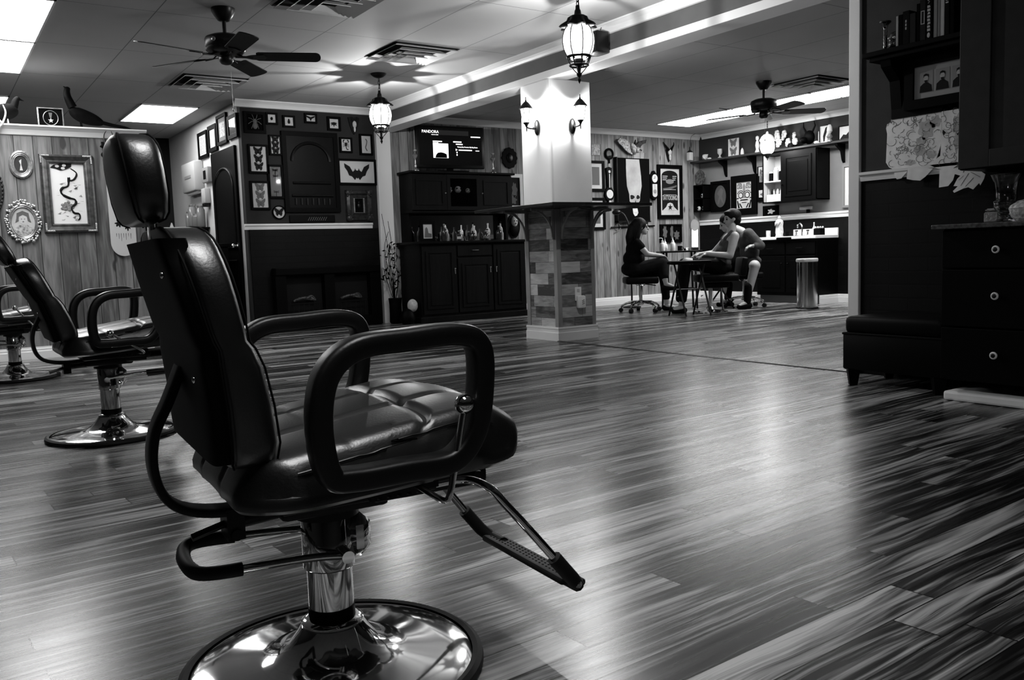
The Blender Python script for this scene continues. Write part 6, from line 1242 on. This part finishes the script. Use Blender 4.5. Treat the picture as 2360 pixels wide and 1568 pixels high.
for y, w_, h, mt, lb, k in BK:
    t = thing('book', lb, 'book', (WP-.155, y, ZS), -PI/2, 'books on the wall shelf')
    MB().box(-w_/2, w_/2, 0, .003, 0, h, bev=.001).box(-w_/2, -w_/2+.002, 0, .135, 0, h).box(w_/2-.002, w_/2, 0, .135, 0, h).obj('cover', mt, t); MB().box(-w_/2+.002, w_/2-.002, .003, .13, .004, h-.004).obj('pages', PAPER2, t)
    if k == 'r': MB().frame(w_*.7, h*.33, .004, -.001, .0005, cz=h*.56).obj('spine_label', PAPER2, t)
    if k == 'm':
        for q in range(3): MB().box(-.004, .004, -.001, 0, .075+.018*q, .088+.018*q).obj('spine_mark', SILVER, t)
    if k == 'b':
        for q in range(6): MB().box(-.007, .007, -.001, 0, h*.66+.012*q, h*.66+.007+.012*q).obj('spine_block', MATW, t)
    if k == 't':
        m = MB()
        for q in range(8): z = .04+.0165*q; m.prism([(-.008, z), (.008, z+.001*(q % 3)), (.008-.003*(q % 2), z+.012), (-.008+.004*((q+1) % 3 == 0), z+.012)], -.0012, 0)
        m.ell((0, -.001, .02), (.008, .001, .013), 14, 8).tube([(.004, -.001, .2), (-.005, -.001, .193), (.004, -.001, .186), (-.004, -.001, .178)], .002, 6); m.obj('spine_lettering', MATW, t)
t = picture('portrait_trio', 'long black frame with three old portrait photos under the bookshelf', 'picture frame', (WP-.0305, 2.548, 1.60), -PI/2, .42, .27, b=.05, bm=G('trio_mount', .34, .7), dep=.03)
for k, x in enumerate((-.094, -.004, .084)):
    MB().box(x-.038, x+.038, t['y']-.002, t['y'], -.055, .055).obj('photo', G('photo_grey', .25, .5), t); relief(t, 'suit', [[(x-.035, -.053), (x+.035, -.053), (x+.03, -.02), (x+.01, -.005), (x-.012, -.005), (x-.032, -.02)]], INK, th=.003)
    relief(t, 'portrait_face', [[(x+a, b+.017) for a, b in oval(.013, .018)]], PAPER2, th=.004); relief(t, 'portrait_hair', [[(x+a, b) for a, b in ((-.014, .022), (-.012, .037), (0, .042), (.012, .037), (.014, .022), (.008, .03), (-.008, .03))]], INK, th=.005); relief(t, 'beard', [[(x+a, b) for a, b in ((-.009, .008), (.009, .008), (.004, -.008), (-.004, -.008))]], INK, th=.005)
PP = G('flash_paper', .85, .7, var=.10, scale=16); PG = G('flash_grey', .45, .7, var=.3, scale=30); PD = G('flash_line', .17, .7)
def cut(name, label, poly, y=-.02, th=.006):
    t = thing(name, label, 'artwork', (WP-.012, 2.65, 1.24), -PI/2, 'cut-out artworks on the partition'); t['y'] = y-th; MB().prism(poly, y-th, y).obj('board', PP, t); return t
A1 = [(-.196, .218), (-.167, .224), (-.103, .213), (-.068, .204), (-.033, .207), (-.006, .193), (.018, .206), (.028, .217), (.075, .21), (.081, .193), (.084, .036), (.049, -.068), (-.009, -.081), (-.071, -.075), (-.092, -.076), (-.11, -.1), (-.141, -.13), (-.167, -.133), (-.181, -.116), (-.185, -.08), (-.215, -.063), (-.234, -.035), (-.228, .121), (-.235, .152), (-.228, .174), (-.21, .181)]
A2 = [(.091, .219), (.12, .218), (.127, .208), (.149, .223), (.181, .211), (.222, .214), (.234, -.075), (.18, -.087), (.151, -.106), (.112, -.109), (.066, -.098), (.032, -.079), (.018, -.071), (.082, -.033), (.089, .098), (.086, .192)]
t = cut('art_cutout', 'large pale cut-out of roses and beasts at the left over the rail', A1, -.006)
for k, (x, z, a, b) in enumerate(((.0, .115, .045, .05), (.05, .15, .03, .03), (-.035, .01, .03, .03), (.03, -.02, .028, .02), (-.09, -.05, .03, .015), (-.03, .06, .028, .02))): relief(t, 'rose_wash', [blob(x, z, a, b, .14, k, 6)], PG, th=.001)
rd = random.Random(17); m = MB()
for k in range(95):
    x, z = rd.uniform(-.21, .07), rd.uniform(-.06, .19); a0 = rd.uniform(0, 6.28); r = rd.uniform(.006, .03)
    m.tube([(x+r*math.cos(a0+q*.45), t['y']-.0012, z+r*.8*math.sin(a0+q*.45)) for q in range(rd.randint(4, 9))], .0009, 4)
m.obj('ink_lines', PD, t)
t = cut('art_cutout', 'pale cut-out of a horned skull against the cabinet edge', A2, -.012)
m = MB()
for k in range(60):
    x, z = rd.uniform(.09, .22), rd.uniform(-.09, .2); a0 = rd.uniform(0, 6.28); r = rd.uniform(.006, .022); m.tube([(x+r*math.cos(a0+q*.5), t['y']-.0012, z+r*math.sin(a0+q*.5)) for q in range(rd.randint(4, 8))], .0009, 4)
m.obj('ink_lines', PD, t); relief(t, 'eye_hole', [[(.095, .10), (.11, .085), (.098, .07), (.093, .085)]], INK, th=.002); relief(t, 'shading', [blob(.17, .12, .02, .05, .2, 2, 5), blob(.17, .03, .015, .05, .2, 4, 5)], PG, th=.001)
cut('paper_scrap', 'pale folded paper piece hanging below the left cut-out', [(-.096, -.082), (-.022, -.083), (.046, -.096), (.006, -.134), (-.025, -.153), (-.07, -.146), (-.102, -.137)], -.022, .002)
cut('paper_scrap', 'pale tongue-shaped paper hanging below the right cut-out', [(.083, -.105), (.209, -.105), (.208, -.152), (.165, -.136), (.156, -.166), (.13, -.195), (.081, -.198)], -.022, .002)
t = cut('leaf_cutout', 'pale jagged leaf-shaped cut-out under the wall cabinet', [(.235, -.124), (.29, -.12), (.334, -.153), (.328, -.175), (.31, -.207), (.304, -.194), (.274, -.224), (.249, -.211), (.224, -.215), (.176, -.233), (.169, -.224), (.195, -.201), (.172, -.199), (.191, -.163)], -.045, .002)
m = MB()
for a in (((.21, -.2), (.25, -.14)), ((.235, -.205), (.275, -.165)), ((.26, -.135), (.31, -.165)), ((.2, -.17), (.225, -.15))): m.tube([(a[0][0], t['y']-.001, a[0][1]), (a[1][0], t['y']-.001, a[1][1])], .001, 4)
m.obj('ink_lines', PD, t)
t = thing('tall_cabinet', 'dark upper wall cabinet cut off by the right edge', 'cabinet', (WP, 1.50, 1.095), -PI/2)
CABM = G('cabinet_charcoal', .02, .6, spec=.2, var=.15, scale=14)
MB().box(-.79, .79, -.34, 0, 0, .98, bev=.003).obj('carcass', BLKWOOD, t); MB().box(-.795, -.785, -.335, -.001, .002, .97).obj('side_panel', BLACK, t)
for a, b in ((-.788, -.01), (.01, .788)):
    d = MB().box(a, a+.145, -.365, -.342, .004, .976, bev=.003).box(b-.145, b, -.365, -.342, .004, .976, bev=.003).box(a+.145, b-.145, -.365, -.342, .004, .085, bev=.003).box(a+.145, b-.145, -.365, -.342, .9, .976, bev=.003).box(a+.14, b-.14, -.352, -.345, .08, .905).obj('door', CABM, t)
t = thing('drawer_cabinet', 'black drawer cabinet with ringed white knobs at the right edge', 'cabinet', (WP, 1.48, 0), -PI/2)
MB().box(-.80, .80, -.49, 0, .10, .815).obj('carcass', BLACK, t)
for a, b in ((-.795, .06), (.08, .795)):
    for z0, z1 in ((.105, .352), (.36, .625), (.633, .808)):
        d = MB().box(a, b, -.515, -.492, z0, z1, bev=.003).obj('drawer', BLACK, t); cx = -.535 if a < 0 else (a+b)/2
        zc = {.105: .237, .36: .507, .633: .716}[z0]
        ax3 = Matrix.Rotation(PI/2, 4, 'X'); k = MB().lathe([(.007, 0), (.007, .014), (.0165, .019), (.0175, .024), (.0135, .028)], (cx, -.515, zc), axis=ax3, n=24).obj('knob', WHITE, d, True); MB().ell((cx, -.543, zc), (.0105, .004, .0105), 16, 8).obj('knob_centre', IRON, d, True)
MB().box(-.79, .80, -.50, 0, 0, .045, bev=.012).obj('plinth', G('plinth_white', .82, .5), t)
t = thing('countertop', 'dark grey stone countertop on the drawer cabinet', 'countertop', (WP, 1.48, .8155), -PI/2); MB().box(-.835, .82, -.545, 0, 0, .022, bev=.005).obj('slab', G('granite', .07, .25, var=.6, scale=60), t)
t = thing('glass_vase', 'fluted clear glass vase on the stone countertop', 'vase', (4.10, 2.035, .838)); MB().lathe([(.0, .006), (.038, .0), (.044, .006), (.028, .022), (.03, .04), (.05, .066), (.052, .092), (.042, .098), (.042, .14), (.048, .18), (.062, .215), (.059, .215), (.044, .18), (.038, .14), (.038, .105), (.046, .09), (.044, .07), (.024, .045), (0, .04)], n=48, fn=lambda a, i: 1+(.035*abs(math.sin(6*a)) if i > 2 else 0)).obj('vase_body', GLASS, t, True)
t = thing('crystal_box', 'square cut-crystal box at the left on the countertop', 'box', (4.16, 2.115, .838)); MB().box(-.035, .035, -.035, .035, 0, .05, bev=.006, seg=1).obj('box_body', G('cut_glass', .2, .12, spec=.8, bump=.8, scale=50), t); MB().box(-.033, .033, -.033, .033, .051, .066, bev=.010, seg=1).obj('lid', G('cut_glass', .2), t)
t = thing('crystal_bowl', 'wide cut-crystal covered bowl in front of the glass vase', 'bowl', (4.04, 1.905, .838)); CG = G('cut_glass_bright', .42, .15, spec=.8, bump=.9, scale=60, var=.5)
MB().lathe([(.05, 0), (.055, .006), (.07, .02), (.078, .05), (.08, .056), (.06, .056)], n=40, fn=lambda a, i: 1+.02*math.cos(20*a)).obj('bowl_body', CG, t, True); MB().lathe([(.08, .057), (.072, .07), (.045, .088), (.018, .095), (.012, .1), (.016, .112), (.002, .116)], n=40, fn=lambda a, i: 1+.02*math.cos(20*a)).obj('lid', CG, t, True)
t = thing('ottoman', 'black leather ottoman with tapered feet in front of the partition', 'ottoman', (4.30, 2.60, 0))
MB().box(-.20, .20, -.275, .275, .28, .375, bev=.028, seg=3).obj('cushion', OTTO, t, True); MB().box(-.205, .205, -.28, .28, .085, .282, bev=.012).obj('skirt', OTTO, t, True)
MB().tube([(a, b, .281) for a, b in ((-.203, -.278), (.203, -.278), (.203, .278), (-.203, .278))], .006, 6, closed=True).obj('piping', OTTO, t, True)
for a in (-.165, .165):
    for b in (-.24, .24): m = MB().lathe([(.028, 0), (.045, .09)], (a, b, 0), n=4); m.obj('foot', BLACK, t)
